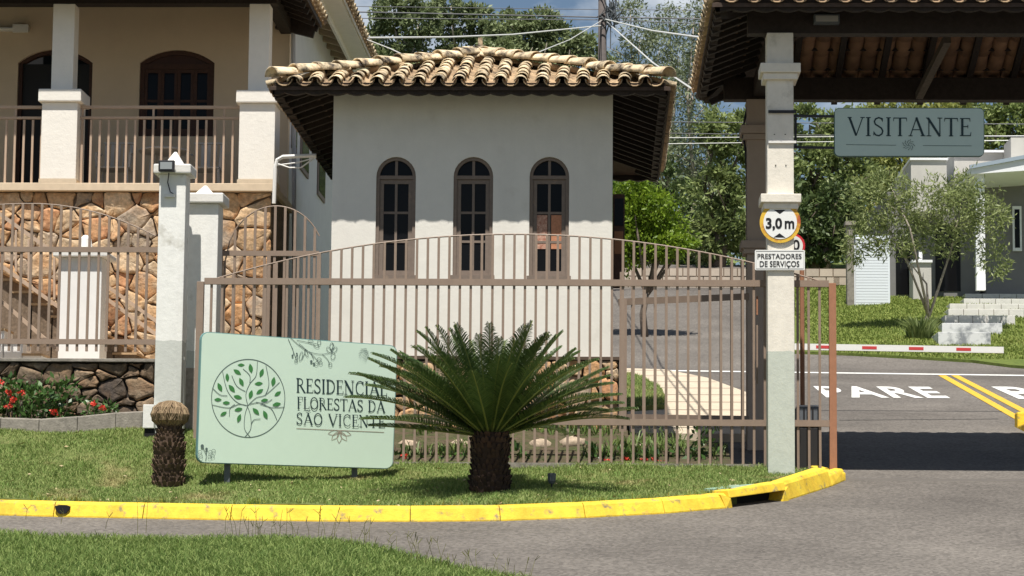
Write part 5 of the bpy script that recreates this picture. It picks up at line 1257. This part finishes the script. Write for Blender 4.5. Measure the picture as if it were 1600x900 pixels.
# ---- sago palm
def vec(az, el): return Vector((math.cos(az)*math.cos(el), math.sin(az)*math.cos(el), math.sin(el)))
sy = float(G(766,770,.13).y); scx = PX(766, sy, 700); szb = float(gz_lawn(scx, sy)); szt = PZ(676, sy, 766)
sp = thing('sago_palm', (scx, sy, szb), 'sago palm with dark stubby trunk and spreading fronds beside the mint sign', 'palm')
def scaly_trunk(par, cx_, cy_, z0_, z1_, r0_, rows, per, m_, rnd_, core=True, prof=lambda t: 1.0):
    mb = MB(); h_ = z1_-z0_
    mb.lathe((cx_, cy_, 0), [(r0_*.85*prof(k/8), z0_-.05+(h_+.05)*k/8) for k in range(9)], 18)
    for i in range(rows):
        t = (i+.5)/rows; z = z0_+h_*t; rr = r0_*.84*prof(t)
        for k in range(per):
            a_ = 2*math.pi*(k+.5*(i % 2))/per+rnd_.gauss(0,.06); d_ = Vector((math.cos(a_), math.sin(a_), 0)); s_ = Vector((-math.sin(a_), math.cos(a_), 0)); w_ = 2*math.pi*rr/per*.48; o = Vector((cx_, cy_, z+rnd_.gauss(0,.008)))+d_*rr; L_ = h_/rows*1.25; out = rnd_.uniform(.25,.6)*r0_*.3
            mb.add([o-s_*w_-Vector((0,0,L_*.4)), o+s_*w_-Vector((0,0,L_*.4)), o+s_*w_*.8+d_*out*.8+Vector((0,0,L_*.25)), o-s_*w_*.8+d_*out*.8+Vector((0,0,L_*.25)), o+d_*out+Vector((0,0,L_*.55)), o+Vector((0,0,L_*.5))], [(0,1,2,3),(3,2,4),(2,5,4),(3,4,5),(1,5,2),(0,3,5)])
    return mb.build('trunk', m_, par)
M_palmtrunk = mat('sago_trunk', (.036,.024,.018), .95, island=(.08,.045,.03), var=.2)
scaly_trunk(sp, scx, sy, szb, szt, .245, 11, 24, M_palmtrunk, random.Random(3), prof=lambda t: 1+.06*math.sin(t*9)-.25*max(0, t-.85)/.15*.8)
M_frond = mat('sago_frond', (.034,.066,.018), .38, island=(.075,.12,.032), spec=.5, trans=.12)
M_rach = mat('frond_rachis', (.16,.19,.05), .5)
r = random.Random(12)
crown = Vector((scx, sy, szt-.04))
def frond(par, base, az, el, L_, droop, rnd_):
    n = 26; pts_ = []; p = base.copy(); e = el
    for i in range(n+1):
        pts_.append(p.copy()); p = p+vec(az, e)*(L_/n); e -= droop/n*(.35+1.3*i/n)
    V, F = [], []; side = Vector((-math.sin(az), math.cos(az), 0))
    for i in range(3, int(n*2.9)):
        t = i/(n*2.9); f_ = t*n; k = int(f_); p = pts_[k].lerp(pts_[min(k+1, n)], f_-k); tan = (pts_[min(k+1, n)]-pts_[max(k-1, 0)]).normalized(); upn = side.cross(tan)*-1
        if upn.z < 0: upn = -upn
        ll = .215*(math.sin(math.pi*min(1, (t*.86+.10)))**.75)*rnd_.uniform(.88,1.08)
        if t < .16: ll *= t/.16*.7+.15
        for s_ in (-1, 1):
            fwd_ = .32+.58*t+rnd_.gauss(0,.06); d = (side*s_*math.cos(fwd_)*.95+tan*math.sin(fwd_)*.9+upn*.30).normalized(); tip = p+d*ll+Vector((0,0,-.015-.02*rnd_.random())); w = tan*.0072; b = len(V); m_ = p+d*ll*.55+upn*.012
            V += [p-w, p+w, m_+w*.95, m_-w*.95, tip]; F += [(b,b+1,b+2), (b,b+2,b+3), (b+3,b+2,b+4)]
    fo = put('frond', mesh_np('frond', np.array([tuple(v-base) for v in V]), np.array(F)), par, Matrix.Translation(base), M_frond)
    MB().tube(pts_, [.012*(1-.8*i/n)+.002 for i in range(n+1)], 5).build('rachis', M_rach, fo, smooth=True)
for k in range(74):
    ring = k/74; el = math.radians(23+50*(ring**.9)+r.gauss(0,5)); az = k*2.39996+r.gauss(0,.12); L_ = r.uniform(1.46,1.70)*(1-.17*ring)
    if math.sin(az) > .2 and ring < .3: L_ *= .95
    frond(sp, crown+vec(az, 0)*.09+Vector((0,0,.04*ring)), az, el, L_, r.uniform(.12,.7), r)
for (az, el, L_, dr_) in ((math.pi*1.10,.42,1.66,.5),(math.pi*1.05,.62,1.68,.55),(math.pi*1.13,.80,1.62,.6),(math.pi*1.15,.2,1.5,.3),(-.05,.42,1.48,.45),(.06,.30,1.5,.45),(-.08,.62,1.45,.35),(math.pi*1.0,.12,1.3,.1)):
    frond(sp, crown+vec(az, 0)*.1, az, el, L_, dr_, r)
# ---- tied, bare sago stump
ty = float(G(264,757,.13).y); tcx = PX(264, ty, 720); tzb = float(gz_lawn(tcx, ty))-.02; tzt = PZ(664, ty, 264)
ts = thing('palm_stump', (tcx, ty, tzb), 'dark scaly palm stump topped by a ball of tied dry fronds', 'palm stump')
M_stump = mat('stump_scales', (.055,.036,.024), .95, island=(.13,.085,.055), var=.25)
scaly_trunk(ts, tcx, ty, tzb, tzt, .20, 14, 22, M_stump, random.Random(8), prof=lambda t: 1.0-.28*max(0, t-.72)/.28+.07*math.sin(t*22))
mb = MB(); r = random.Random(5); bc = Vector((tcx, ty, (PZ(631,ty,264)+PZ(668,ty,264))/2)); 
mb.lathe((bc.x, bc.y, bc.z), [(.19*math.sin(math.pi*k/8)+.005, -.15*math.cos(math.pi*k/8)) for k in range(9)], 16)
for k in range(190):
    a0_ = r.uniform(0, 2*math.pi); tw = r.uniform(.4,1.5)*r.choice((-1,1,1)); p_ = []
    for j in range(7):
        t = .08+.86*j/6; a_ = a0_+tw*t; rr = .212*math.sin(math.pi*t)*r.uniform(.98,1.05); p_.append(bc+Vector((rr*math.cos(a_), rr*math.sin(a_), -.165*math.cos(math.pi*t)+.01)))
    mb.tube(p_, [.004,.007,.009,.009,.009,.007,.003], 4)
mb.build('tied_fronds', mat('dry_frond', (.15,.10,.06), .9, island=(.30,.22,.13)), ts)
# ---- flowering shrubs
def leaf_cloud(name, par, m_, blobs, size, aspect=.45, cl=26, spread=.35, up_=.2, seed=0):
    """blobs: (centre, (rx,ry,rz), leaves). Leaves gathered in clumps near the outside of each blob."""
    g = np.random.default_rng(seed); C, = [[]]; pos = []; outw = []
    for c, rad, n in blobs:
        nc = max(3, n//cl); d = g.normal(size=(nc, 3)); d /= np.linalg.norm(d, axis=1)[:,None]; rr = g.uniform(.25, 1, nc)**.45
        cc = d*rr[:,None]; q = cc[g.integers(0, nc, n)]+g.normal(size=(n, 3))*spread*.5
        pos.append(np.array(c)+q*np.array(rad)); outw.append(q)
    p = np.concatenate(pos); o = np.concatenate(outw); n = len(p); o = o/(np.linalg.norm(o, axis=1)[:,None]+1e-6)
    ax = g.normal(size=(n, 3))+o*.9+np.array([0,0,up_]); ax /= np.linalg.norm(ax, axis=1)[:,None]
    s_ = np.cross(ax, g.normal(size=(n, 3))); s_ /= np.linalg.norm(s_, axis=1)[:,None]+1e-9
    L_ = size*g.uniform(.6, 1.35, n); w = L_*aspect*.5; nrm = np.cross(ax, s_)
    V = np.stack([p, p+ax*(L_*.5)[:,None]+s_*w[:,None]+nrm*(L_*.06)[:,None], p+ax*L_[:,None], p+ax*(L_*.5)[:,None]-s_*w[:,None]+nrm*(L_*.06)[:,None]], 1).reshape(-1, 3)
    F = np.arange(4*n).reshape(-1, 4); o_ = V.mean(0)
    return put(name, mesh_np(name, V-o_, F), par, Matrix.Translation(Vector(o_)), m_)
M_ixora = leafmat('ixora_leaf', (.028,.07,.018), (.07,.14,.03), .15, .35, .5)
M_red = mat('red_blossom', (.62,.045,.03), .6, island=(.75,.12,.08))
M_strap = leafmat('strap_leaf', (.07,.13,.03), (.18,.25,.07), .3, .45)
def flower(par, c, rad=.075, seed=0):
    leaf_cloud('flower', par, M_red, [(c, (rad, rad, rad*.7), 46)], .032, .8, 6, .4, .5, seed)
def shrub(x0_, x1_, y0_, y1_, Y, n, label, fl, size=.10, dep=.3, seed=1):
    c = P((x0_+x1_)/2, (y0_+y1_)/2, Y); w = PX(x1_,Y,y1_)-PX(x0_,Y,y1_); h_ = PZ(y0_,Y)-PZ(y1_,Y); zb = PZ(y1_,Y,(x0_+x1_)/2)
    s_ = thing('flowering_shrub', (c.x, Y, zb), label, 'shrub'); bl = []; g = random.Random(seed); k = max(3, int(w/.28))
    for i in range(k): u = (i+.5)/k; hh = h_*g.uniform(.6,1.0); bl.append(((c.x-w/2+w*u, Y+g.uniform(-.05,.1), zb+hh*.5), (w/k*.8, dep, hh*.52), n//k))
    leaf_cloud('foliage', s_, M_ixora, bl, size, .45, 12, .5, .5, seed)
    mb = MB()
    for i in range(k*2): u = g.random(); mb.tube([(c.x-w/2+w*u, Y+.05, zb-.08), (c.x-w/2+w*u+g.uniform(-.1,.1), Y+.02, zb+h_*.6)], [.012,.006], 5)
    mb.build('stems', M_trunk, s_)
    for i, (fx, fy) in enumerate(fl): p_ = P(fx, fy, Y-dep*.9); flower(s_, (p_.x, p_.y, p_.z), .034, seed*10+i)
    return s_
shrub(-60,112,588,660,33.3,1600,'broad glossy shrub with red blossoms against the low dark stone wall',((2,597),(13,613),(21,625),(13,634),(86,644),(33,615)),.095,.28,2)
shrub(136,178,618,658,33.3,260,'small red flowering shrub alone against the low dark stone wall',((147,631),(161,638)),.08,.2,4)
bed_y = 32.75
for i, (x0_, x1_, y0_, fl, lab) in enumerate(((612,660,700,((634,713),),'small red flowering plant behind the sliding gate next to the mint sign'),(660,735,705,(),'low leafy plant behind the gate between mint sign and sago palm'),(800,850,690,(),'leafy plant behind the gate just past the sago palm trunk'),(905,960,700,((948,721),),'single headed red flowering plant behind the gate past the sago palm'),(962,1040,697,((974,720),(981,721),(1006,719),(1024,719),(1037,725)),'plant with a row of red blossoms behind the gate below the guardhouse corner'),(1060,1120,672,(),'leafy green plant behind the gate near the rear canopy pillar'))):
    shrub(x0_, x1_, y0_, 745, bed_y+.1, 230, lab, fl, .10, .18, 20+i)
# strappy ground cover in the bed
n = 3600; x = rng.uniform(-2.6, 1.5, n); y = rng.uniform(32.9, 34.5, n); k = vnoise(x, y, 2.6) > .12; k &= ~((x < gx1+.15) & (y > GY0-.12)); x, y = x[k], y[k]
V, F = blades(np.stack([x, y, gz_bed(x, y)-.01], 1), rng.uniform(.06,.24,len(x)), np.full(len(x), .018), rng.uniform(.3,1.2,len(x)))
tag(put('bed_groundcover', mesh_np('bed_groundcover', V, F), None, None, M_strap), 'strappy green ground cover in the bed behind the gate', 'ground cover', kind='stuff')
# pale boulders edging the bed
for i, (px_, py_, w_, h_) in enumerate(((640,704,40,22),(682,706,36,20),(720,702,32,22),(845,700,46,20),(895,698,42,22),(1000,702,40,16))):
    c = P(px_, py_, 33.6); b_ = MB(); rr = random.Random(60+i); b_.lathe((c.x, c.y, c.z-.09), [(max(.01, w_/115/2*math.sin(math.pi*(k+.3)/6.6)), .2*h_/20*(1-math.cos(math.pi*k/6))/2) for k in range(7)], 9)
    b_.v = [(v[0]+rr.gauss(0,.02), v[1]+rr.gauss(0,.02), v[2]+rr.gauss(0,.012)) for v in b_.v]
    o = b_.build('boulder', mat('pale_boulder', (.38,.30,.22), .95, var=.25, scale=5, bump=.7, bscale=16) if i == 0 else MATS['pale_boulder'], None, smooth=True); tag(o, ['rounded pale boulder in the bed next to the mint sign edge','rounded pale boulder in the bed between two others near the mint sign','rounded pale boulder in the bed just left of the palm trunk','rounded pale boulder in the bed just past the palm trunk','rounded pale boulder in the bed below the third guardhouse window','rounded pale boulder in the bed below the guardhouse corner'][i], 'boulder')
# dry leaves on the lawn
dl = mat('dry_leaf', (.42,.30,.16), .9)
for i, (px_, py_, lab) in enumerate(((120,681,'dry tan leaf on the lawn below the concrete edging'),(33,700,'dry tan leaf lying alone on the lawn away from the edging'),(18,760,'small dry leaf on the lawn close to the yellow kerb'),(414,752,'dry leaf on the grass behind the mint sign post'),(476,758,'curled dry leaf in the shade line of the mint sign'))):
    g_ = G(px_, py_, .14); z_ = float(gz_lawn(g_.x, g_.y))+.045; s_ = .05
    MB().add([(g_.x-s_, g_.y, z_), (g_.x, g_.y-.05, z_+.015), (g_.x+s_, g_.y+.01, z_+.04), (g_.x+.01, g_.y+.05, z_+.02)], [(0,1,2),(0,2,3)]).build('dry_leaf', dl); tag(bpy.data.objects[-1] if False else list(WM)[-1], lab, 'leaf')
# small garden spotlight
a = G(862,768,.13); gl = thing('garden_spotlight', a, 'small dark garden spotlight on a spike in the lawn past the palm', 'spotlight'); zz0 = float(gz_lawn(a.x, a.y))
MB().tube([(a.x, a.y, zz0-.05), (a.x, a.y, zz0+.08)], .012, 6).build('spike', M_black, gl); MB().lathe((a.x, a.y, zz0+.07), [(.03,0),(.045,.03),(.05,.11),(.04,.12)], 10).build('head', M_grey, gl)
# ================================================================ BACKGROUND: grey house, walls
RYH = 71.0
M_ghouse = mat('grey_render', (.50,.48,.44), .9, var=.05, scale=1)
M_gdark = mat('dark_grey_render', (.20,.195,.19), .9, var=.05, scale=1)
M_gwhite = mat('white_trim', (.78,.79,.80), .7)
gh2 = thing('grey_house', (PX(1520,RYH,460), RYH, float(gz(10, RYH))), 'modern grey flat roofed house with white porch slab and steps', 'house')
def hb(name, m_, x0_, x1_, y0_, y1_, Ya, Yb, par=None, bev=0):
    a, b = P(x0_, y1_, Ya), P(x1_, y0_, Ya); return box(name, m_, par or gh2, a.x, b.x, Ya, Yb, a.z, b.z, bev)
hb('low_wing', M_gdark, 1388, 1530, 300, 490, RYH+1.0, RYH+8)
hb('parapet_block', M_ghouse, 1424, 1479, 250, 330, RYH-.4, RYH+4); hb('parapet_coping', M_gwhite, 1422, 1481, 246.5, 249.8, RYH-.46, RYH+4)
hb('rear_block', M_ghouse, 1492, 1640, 238, 345, RYH+2.0, RYH+9); hb('rear_coping', M_gwhite, 1490, 1641, 234.5, 237.7, RYH+1.9, RYH+9)
hb('upper_block', M_ghouse, 1580, 1660, 215, 250, RYH+.6, RYH+1.9)
hb('porch_wall', M_gdark, 1541, 1660, 280, 470, RYH+.6, RYH+1.95)
# sloping porch slab
a = [P(1515,263,RYH-2.2), P(1640,240,RYH-2.2)]
vs = [a[0], a[1], a[1]+Vector((0,0,-.42)), a[0]+Vector((0,0,-.16))]; vs2 = [v+Vector((0,3.4,.0)) for v in vs]
MB().add(vs+vs2, [(0,1,2,3),(7,6,5,4),(0,4,5,1),(1,5,6,2),(2,6,7,3),(3,7,4,0)]).build('porch_slab', M_gwhite, gh2)
MB().bar(a[0]+Vector((0,-.02,.03)), a[1]+Vector((0,-.02,.03)), .1, .1).build('slab_edge', mat('bluegrey_edge', (.30,.36,.42), .6), gh2)
hb('porch_column', M_gwhite, 1526, 1538, 272, 453, RYH-2.0, RYH-1.78)
w_ = put('side_window', None, gh2, Matrix.Translation(P(1588,392,RYH+.5))); hb('outer_frame', M_gwhite, 1583, 1596, 322, 392, RYH+.5, RYH+.59, w_); hb('pane', M_glass, 1586, 1593, 327, 387, RYH+.49, RYH+.499, w_)
hb('garden_pier', M_ghouse, 1427, 1455, 410, 470, RYH-.5, RYH+.4); hb('pier_cap', M_gwhite, 1425, 1457, 406, 409.8, RYH-.56, RYH+.46)
hb('window_opening', M_glass, 1400, 1422, 380, 460, RYH+.98, RYH+.999); hb('window_opening', M_glass, 1462, 1500, 350, 455, RYH+.98, RYH+.999)
hb('lamp_post', M_gwhite, 1436, 1441, 392, 405.5, RYH-.2, RYH-.1)
# white louvred gate and its posts
wg = thing('louvred_gate', P(1360,486,68.5), 'white louvred metal gate between grey posts at the mound', 'gate')
hb('gate_panel', mat('white_metal', (.72,.76,.80), .6), 1335, 1390, 367, 488, 68.55, 68.6, wg)
for k in range(26):
    y_ = 372+k*4.4; hb('louvre', MATS['white_metal'], 1337, 1388, y_, y_+3.7, 68.5, 68.545, wg)
hb('post', M_conc, 1324, 1334, 352, 492, 68.4, 68.75, wg); hb('post_cap', M_conc, 1321, 1337, 345, 351.5, 68.35, 68.8, wg)
# front steps of the grey house
stp = thing('front_steps', G(1500,537), 'pale stone front steps climbing the mound to the grey house', 'steps')
M_stepw = mat('pale_step', (.66,.64,.60), .85, var=.08, scale=2, stains=((.38,.35,.31), 1.5, .6, .8))
M_marble = mat('veined_marble', (.68,.68,.68), .5, second=(.25,.26,.28), scale=3, ramp=(.45,.62))
rows = [(1466,1530,519,538,M_marble),(1472,1548,505,520,M_marble),(1476,1568,493,505,M_stepw),(1482,1582,483,493.5,M_stepw),(1484,1600,475,483.5,M_stepw),(1506,1612,467,475.5,M_stepw),(1508,1624,459.5,467.5,M_stepw),(1511,1640,452,460,M_stepw),(1520,1660,445,452.5,M_stepw)]
for i, (x0_, x1_, y0_, y1_, mm) in enumerate([(a_, b_+18, c_, d_, e_) for a_, b_, c_, d_, e_ in rows]):
    Y_ = G((x0_+x1_)/2, y1_+1, 0, gz_mound).y-.12; a, b = P(x0_, y1_, Y_), P(x1_, y0_, Y_)
    Yn = (G((rows[i+1][0]+rows[i+1][1])/2, rows[i+1][3]+1, 0, gz_mound).y if i < 8 else Y_+2.5)
    box('step', mm, stp, a.x, b.x, Y_, max(Yn, Y_+.3)-.05, a.z-.35, b.z, .01)
    for k in (range(1, 5) if i > 1 else ()): 
        xj = a.x+(b.x-a.x)*k/5; box('slab_joint', M_conc, stp, xj-.008, xj+.008, Y_-.004, Y_+.01, a.z, b.z-.01)
# cream block wall closing the view
bw = thing('block_wall', (PX(1150,76,470), 76, float(gz(4, 76))), 'cream concrete block boundary wall behind the road', 'wall')
M_block = mat('cream_block', (.50,.42,.34), .92, var=.08, scale=2, rnd=.08, stains=((.25,.2,.16), 1.2, .6, .85))
za, zb = PZ(484,76,1150), PZ(418,76,1150); xA, xB = PX(940,76,450), PX(1324,76,450)
box('mortar_core', M_mortar, bw, xA, xB, 76.03, 76.25, za-1.5, zb-.02)
nr, nc = 5, 18; bw_, bh_ = (xB-xA)/nc, (zb-za)/nr
blk = MB().box(0, bw_-.03, 0, .2, 0, bh_-.03).mesh('block'); blk.materials.append(M_block)
for i in range(nr):
    for j in range(nc): put('block', blk, bw, Matrix.Translation((xA+j*bw_+(bw_*.5 if i % 2 else 0)*(j < nc-1), 76-.0, za+i*bh_)))
# ================================================================ TREES
def branchy(name, par, base, tops, r0_, m_, seed, n=6, fk=.42):
    g = random.Random(seed); mb = MB(); base = Vector(base)
    top = sum((Vector(t) for t in tops), Vector())/len(tops); fork = base.lerp(top, fk)
    fork.x = base.x+(fork.x-base.x)*.5; fork.y = base.y+(fork.y-base.y)*.5
    mb.tube([base-Vector((0,0,.4)), base.lerp(fork,.5)+Vector((g.gauss(0,.12), g.gauss(0,.12), 0)), fork], [r0_*1.15, r0_*.9, r0_*.72], n+2)
    for t in (tops if fk > .3 else tops[::3]):
        t = Vector(t); m1 = fork.lerp(t, .5)+Vector((g.gauss(0,.25), g.gauss(0,.25), g.gauss(0,.15)+.1)); mb.tube([fork-Vector((0,0,.1)), m1, t], [r0_*.55, r0_*.33, r0_*.1], n)
        for k in range(3):
            s_ = m1.lerp(t, g.uniform(0,.7)); mb.tube([s_, s_+Vector((g.gauss(0,.5), g.gauss(0,.5), g.uniform(.1,.7)))*max(.5, r0_*6)], [r0_*.2, r0_*.05], 4)
    return mb.build(name, m_, par, smooth=True)
def tree(name, bx, by, Y, blobs, leaf, size, m_, bark, r0_, label, seed, aspect=.42, cl=55, spread=.27, group=None, dep=.9, fk=.42):
    base = P(bx, by, Y); base.z = float(gz(base.x, Y)); sc_ = Y/FPX
    t = thing(name, base, label, 'tree', group); bl = []; tops = []; g = random.Random(seed)
    tot = sum(b[2]*b[3] for b in blobs)
    for (cx_, cy_, rx, ry) in blobs:
        c = P(cx_, cy_, Y); c.y += g.uniform(-.4,.4)*rx*sc_; bl.append((tuple(c), (rx*sc_, (rx+ry)/2*sc_*dep, ry*sc_), max(60, int(leaf*rx*ry/tot)))); tops.append(c)
    branchy('trunk', t, base, tops, r0_, bark, seed, fk=fk)
    leaf_cloud('crown', t, m_, bl, size, aspect, cl, spread, .0, seed); return t
L_euc = leafmat('eucalyptus_leaf', (.095,.135,.055), (.25,.29,.14), .28)
L_wisp = leafmat('pale_eucalyptus_leaf', (.11,.145,.085), (.25,.28,.16), .3)
L_dark = leafmat('dark_leaf', (.045,.075,.025), (.12,.165,.055), .25)
L_mid = leafmat('mid_leaf', (.11,.16,.05), (.28,.33,.12), .33)
L_yel = leafmat('yellowgreen_leaf', (.14,.175,.04), (.33,.34,.10), .33)
L_bright = leafmat('bright_leaf', (.10,.19,.015), (.24,.33,.03), .4)
L_olive = leafmat('oleander_leaf', (.12,.165,.055), (.31,.35,.14), .33)
# eucalyptus row against the sky
tree('eucalyptus_tree', 625,430,100, [(612,22,32,26),(655,38,34,30),(598,55,22,26),(628,85,40,26),(600,100,30,20),(645,8,22,16),(640,140,60,40)], 15000, .21, L_euc, M_trunkp, .28, 'round headed eucalyptus behind the ridge next to the balcony house roof', 101)
tree('eucalyptus_tree', 720,430,104, [(705,12,34,18),(738,30,30,22),(698,45,26,20),(722,75,44,22),(690,95,36,22),(760,60,20,24),(715,130,60,40)], 13000, .21, L_euc, M_trunkp, .28, 'tall eucalyptus crown behind the guardhouse roof finial', 102)
tree('eucalyptus_tree', 840,430,96, [(800,38,42,22),(845,36,36,20),(815,62,55,26),(870,60,40,26),(905,78,28,26),(790,85,40,20),(850,92,60,22),(935,100,20,20),(840,140,70,40)], 19000, .20, L_euc, M_trunkp, .28, 'broad eucalyptus crown behind the guardhouse roof beside the utility pole', 103)
for i, (bx, bl, lab, yy) in enumerate((
   (985, [(985,15,24,18),(1000,60,30,28),(975,100,22,26),(1010,120,32,34),(985,170,26,32),(1005,220,34,40)], 'thin pale eucalyptus with open crown just past the utility pole', 98),
   (1040, [(1045,30,24,26),(1030,80,24,28),(1060,85,24,36),(1050,140,30,36),(1035,200,30,36),(1060,250,36,44)], 'thin pale eucalyptus with open crown midway between pole and canopy', 103),
   (1085, [(1085,25,22,30),(1095,75,24,30),(1080,130,26,34),(1100,190,32,40),(1075,240,30,40),(1110,290,40,40)], 'thin pale eucalyptus with open crown against the canopy roof edge', 95))):
    tree('pale_eucalyptus_tree', bx, 420, yy, bl, 5200, .20, L_wisp, M_trunkp, .16, lab, 110+i, .28, 22, .5)
tree('shade_tree', 1010,440,92, [(1000,330,50,40),(1060,330,50,50),(1020,270,40,40),(1090,390,50,40),(960,300,40,50)], 9000, .22, L_dark, M_trunk, .22, 'dark tree mass behind the bright green tree by the guardhouse', 120)
tree('shade_tree', 1120,440,84, [(1120,215,34,36),(1150,250,30,50),(1115,300,40,40),(1150,340,36,50),(1105,370,46,40),(1170,200,26,30)], 9000, .20, L_mid, M_trunk, .22, 'leafy mid green tree behind the rear canopy pillar', 121)
tree('shade_tree', 1290,440,82, [(1265,195,34,36),(1310,215,40,40),(1280,270,44,50),(1250,330,40,60),(1330,280,40,40),(1300,350,50,50),(1345,200,36,30)], 12500, .20, L_mid, M_trunk, .25, 'large mixed green tree behind the VISITANTE bracket', 122)
tree('shade_tree', 1270,450,79, [(1265,380,40,34),(1300,395,34,26),(1240,340,30,50),(1310,330,36,40)], 5000, .20, L_dark, M_trunk, .2, 'dark low tree hanging over the cream block wall', 123)
tree('shade_tree', 1420,440,88, [(1390,190,50,34),(1440,205,50,40),(1400,260,50,40),(1480,190,50,36),(1360,310,46,50),(1450,290,50,50)], 10500, .22, L_yel, M_trunk, .25, 'yellow green tree behind the VISITANTE panel and grey house', 124)
tree('shade_tree', 1570,440,92, [(1530,185,46,34),(1580,195,50,36),(1620,200,40,40),(1550,225,50,30)], 7500, .22, L_mid, M_trunk, .25, 'mid green tree rising behind the grey house roof', 125)
tree('bright_tree', 1010,478,62, [(985,300,32,24),(1010,325,38,28),(985,350,34,34),(1035,350,32,26),(1010,380,44,28),(1045,385,34,22),(975,390,26,30),(1075,378,16,9)], 11000, .125, L_bright, M_trunk, .09, 'bright lime green tree inside the grounds beside the guardhouse', 130, .42, 24, .45)
tree('oleander_tree', 1452,530,62.5, [(1365,318,42,40),(1410,340,40,40),(1450,315,40,36),(1500,325,42,42),(1540,350,34,46),(1345,380,30,34),(1400,385,34,24),(1475,370,40,30),(1550,410,26,26),(1390,290,30,24),(1510,290,30,20)], 9000, .145, L_olive, M_trunkp, .075, 'small airy multi stemmed tree on the grassy mound', 131, .24, 18, .42, fk=.2)
# spiky bush at its foot
bb = G(1440,535); n = 420; a_ = rng.uniform(0, 6.28, n); rr = rng.uniform(0, .25, n); P0 = np.stack([bb.x+rr*np.cos(a_), bb.y+.3+rr*np.sin(a_), np.full(n, bb.z)], 1)
V, F = blades(P0, rng.uniform(.35, .8, n), np.full(n, .04), rng.uniform(.15, .7, n), az=a_)
tag(put('spiky_bush', mesh_np('spiky_bush', V, F), None, None, L_bright if False else L_mid), 'upright spiky green bush at the foot of the airy tree', 'bush')
# distant wood closing the hillside
blobs = []
g = random.Random(77)
for k in range(150):
    x = g.uniform(-34, 62); y = g.uniform(108, 150); h_ = g.uniform(4, 7.5); z = float(gz(x, y)); blobs.append(((x, y, z+h_*.55), (g.uniform(2.5,4), 3, h_*.6), 360))
tag(leaf_cloud('distant_wood', None, L_mid, blobs, .42, .5, 30, .5, 0, 5), 'far hillside wood behind the trees', 'wood', kind='stuff')
# ================================================================ POLE and CABLES
UY = 72.0
ub = P(942, 420, UY); up_ = thing('utility_pole', (ub.x, UY, float(gz(ub.x, UY))), 'dark utility pole rising behind the guardhouse roof', 'pole')
t_ = P(941, -60, UY); MB().tube([(ub.x, UY, float(gz(ub.x, UY))-.3), (t_.x, UY, t_.z)], [.16,.115], 10).build('shaft', mat('pole_concrete', (.10,.085,.08), .8, var=.15, scale=4), up_, smooth=True)
mb = MB(); g = random.Random(2); c = P(956, 20, UY-.2)
for k in range(16): mb.tube([c+Vector((g.gauss(0,.14), g.gauss(0,.1), g.gauss(0,.28))) for _ in range(4)], .02, 4)
mb.build('cable_tangle', M_grey, up_)
MB().tube([P(955,5,UY-.15), P(963,38,UY-.15)], .08, 8).build('junction_box', M_grey, up_)
def cable(pts, Ys, r_, m_, label):
    q = [P(x, y, Y_) for (x, y), Y_ in zip(pts, Ys)]; out = []
    for i in range(len(q)-1):
        for k in range(5): out.append(q[i].lerp(q[i+1], k/5))
    o = MB().tube(out+[q[-1]], r_, 5).build('overhead_cable', m_); tag(o, label, 'cable')
M_wire = mat('grey_cable', (.12,.12,.13), .6); M_wirew = mat('pale_cable', (.62,.62,.60), .5)
cable([(480,9),(940,15),(1120,16)], [70,72,72], 0.0101, M_wire, 'thin overhead cable, topmost of those strung across the sky')
cable([(480,17),(940,27),(1120,30)], [70,72,72], .02, M_wire, 'dark overhead cable, upper of the close pair across the sky')
cable([(480,28),(940,31),(1120,38)], [70,72,72], 0.0130, M_wire, 'dark overhead cable, lower of the close pair across the sky')
cable([(576,59),(700,58),(800,54),(880,46),(940,40)], [44,52,60,66,72], .02, M_wirew, 'long pale cable sagging from the balcony house eave to the utility pole')
cable([(574,62),(610,76),(648,94)], [44,42,40], 0.0115, M_wirew, 'short pale cable from the balcony house eave down behind the guardhouse roof')
cable([(835,84),(890,62),(940,32)], [42,58,72], 0.0108, M_wirew, 'thin pale cable climbing from the guardhouse roof to the utility pole')
cable([(946,30),(1020,48),(1105,60)], [72,55,38], .02, M_wirew, 'pale cable from the utility pole to the upper canopy roof edge')
cable([(948,34),(1020,98),(1098,150)], [72,52,37], 0.0158, M_wirew, 'thick pale cable dropping from the utility pole to the canopy eave corner')
for i, (ya, yb_, yc) in enumerate(((190,192,194),(207,211,214),(216,214,212),(226,222,219))):
    cable([(960,ya),(1240,yb_),(1640,yc)], [74,74,74], 0.0122, (M_wire, M_wire, M_wirew, M_wirew)[i], ['highest low cable crossing behind the canopy pillars','dark low cable crossing behind the canopy pillars','pale low cable crossing behind the canopy pillars','lowest pale cable crossing behind the canopy pillars'][i])
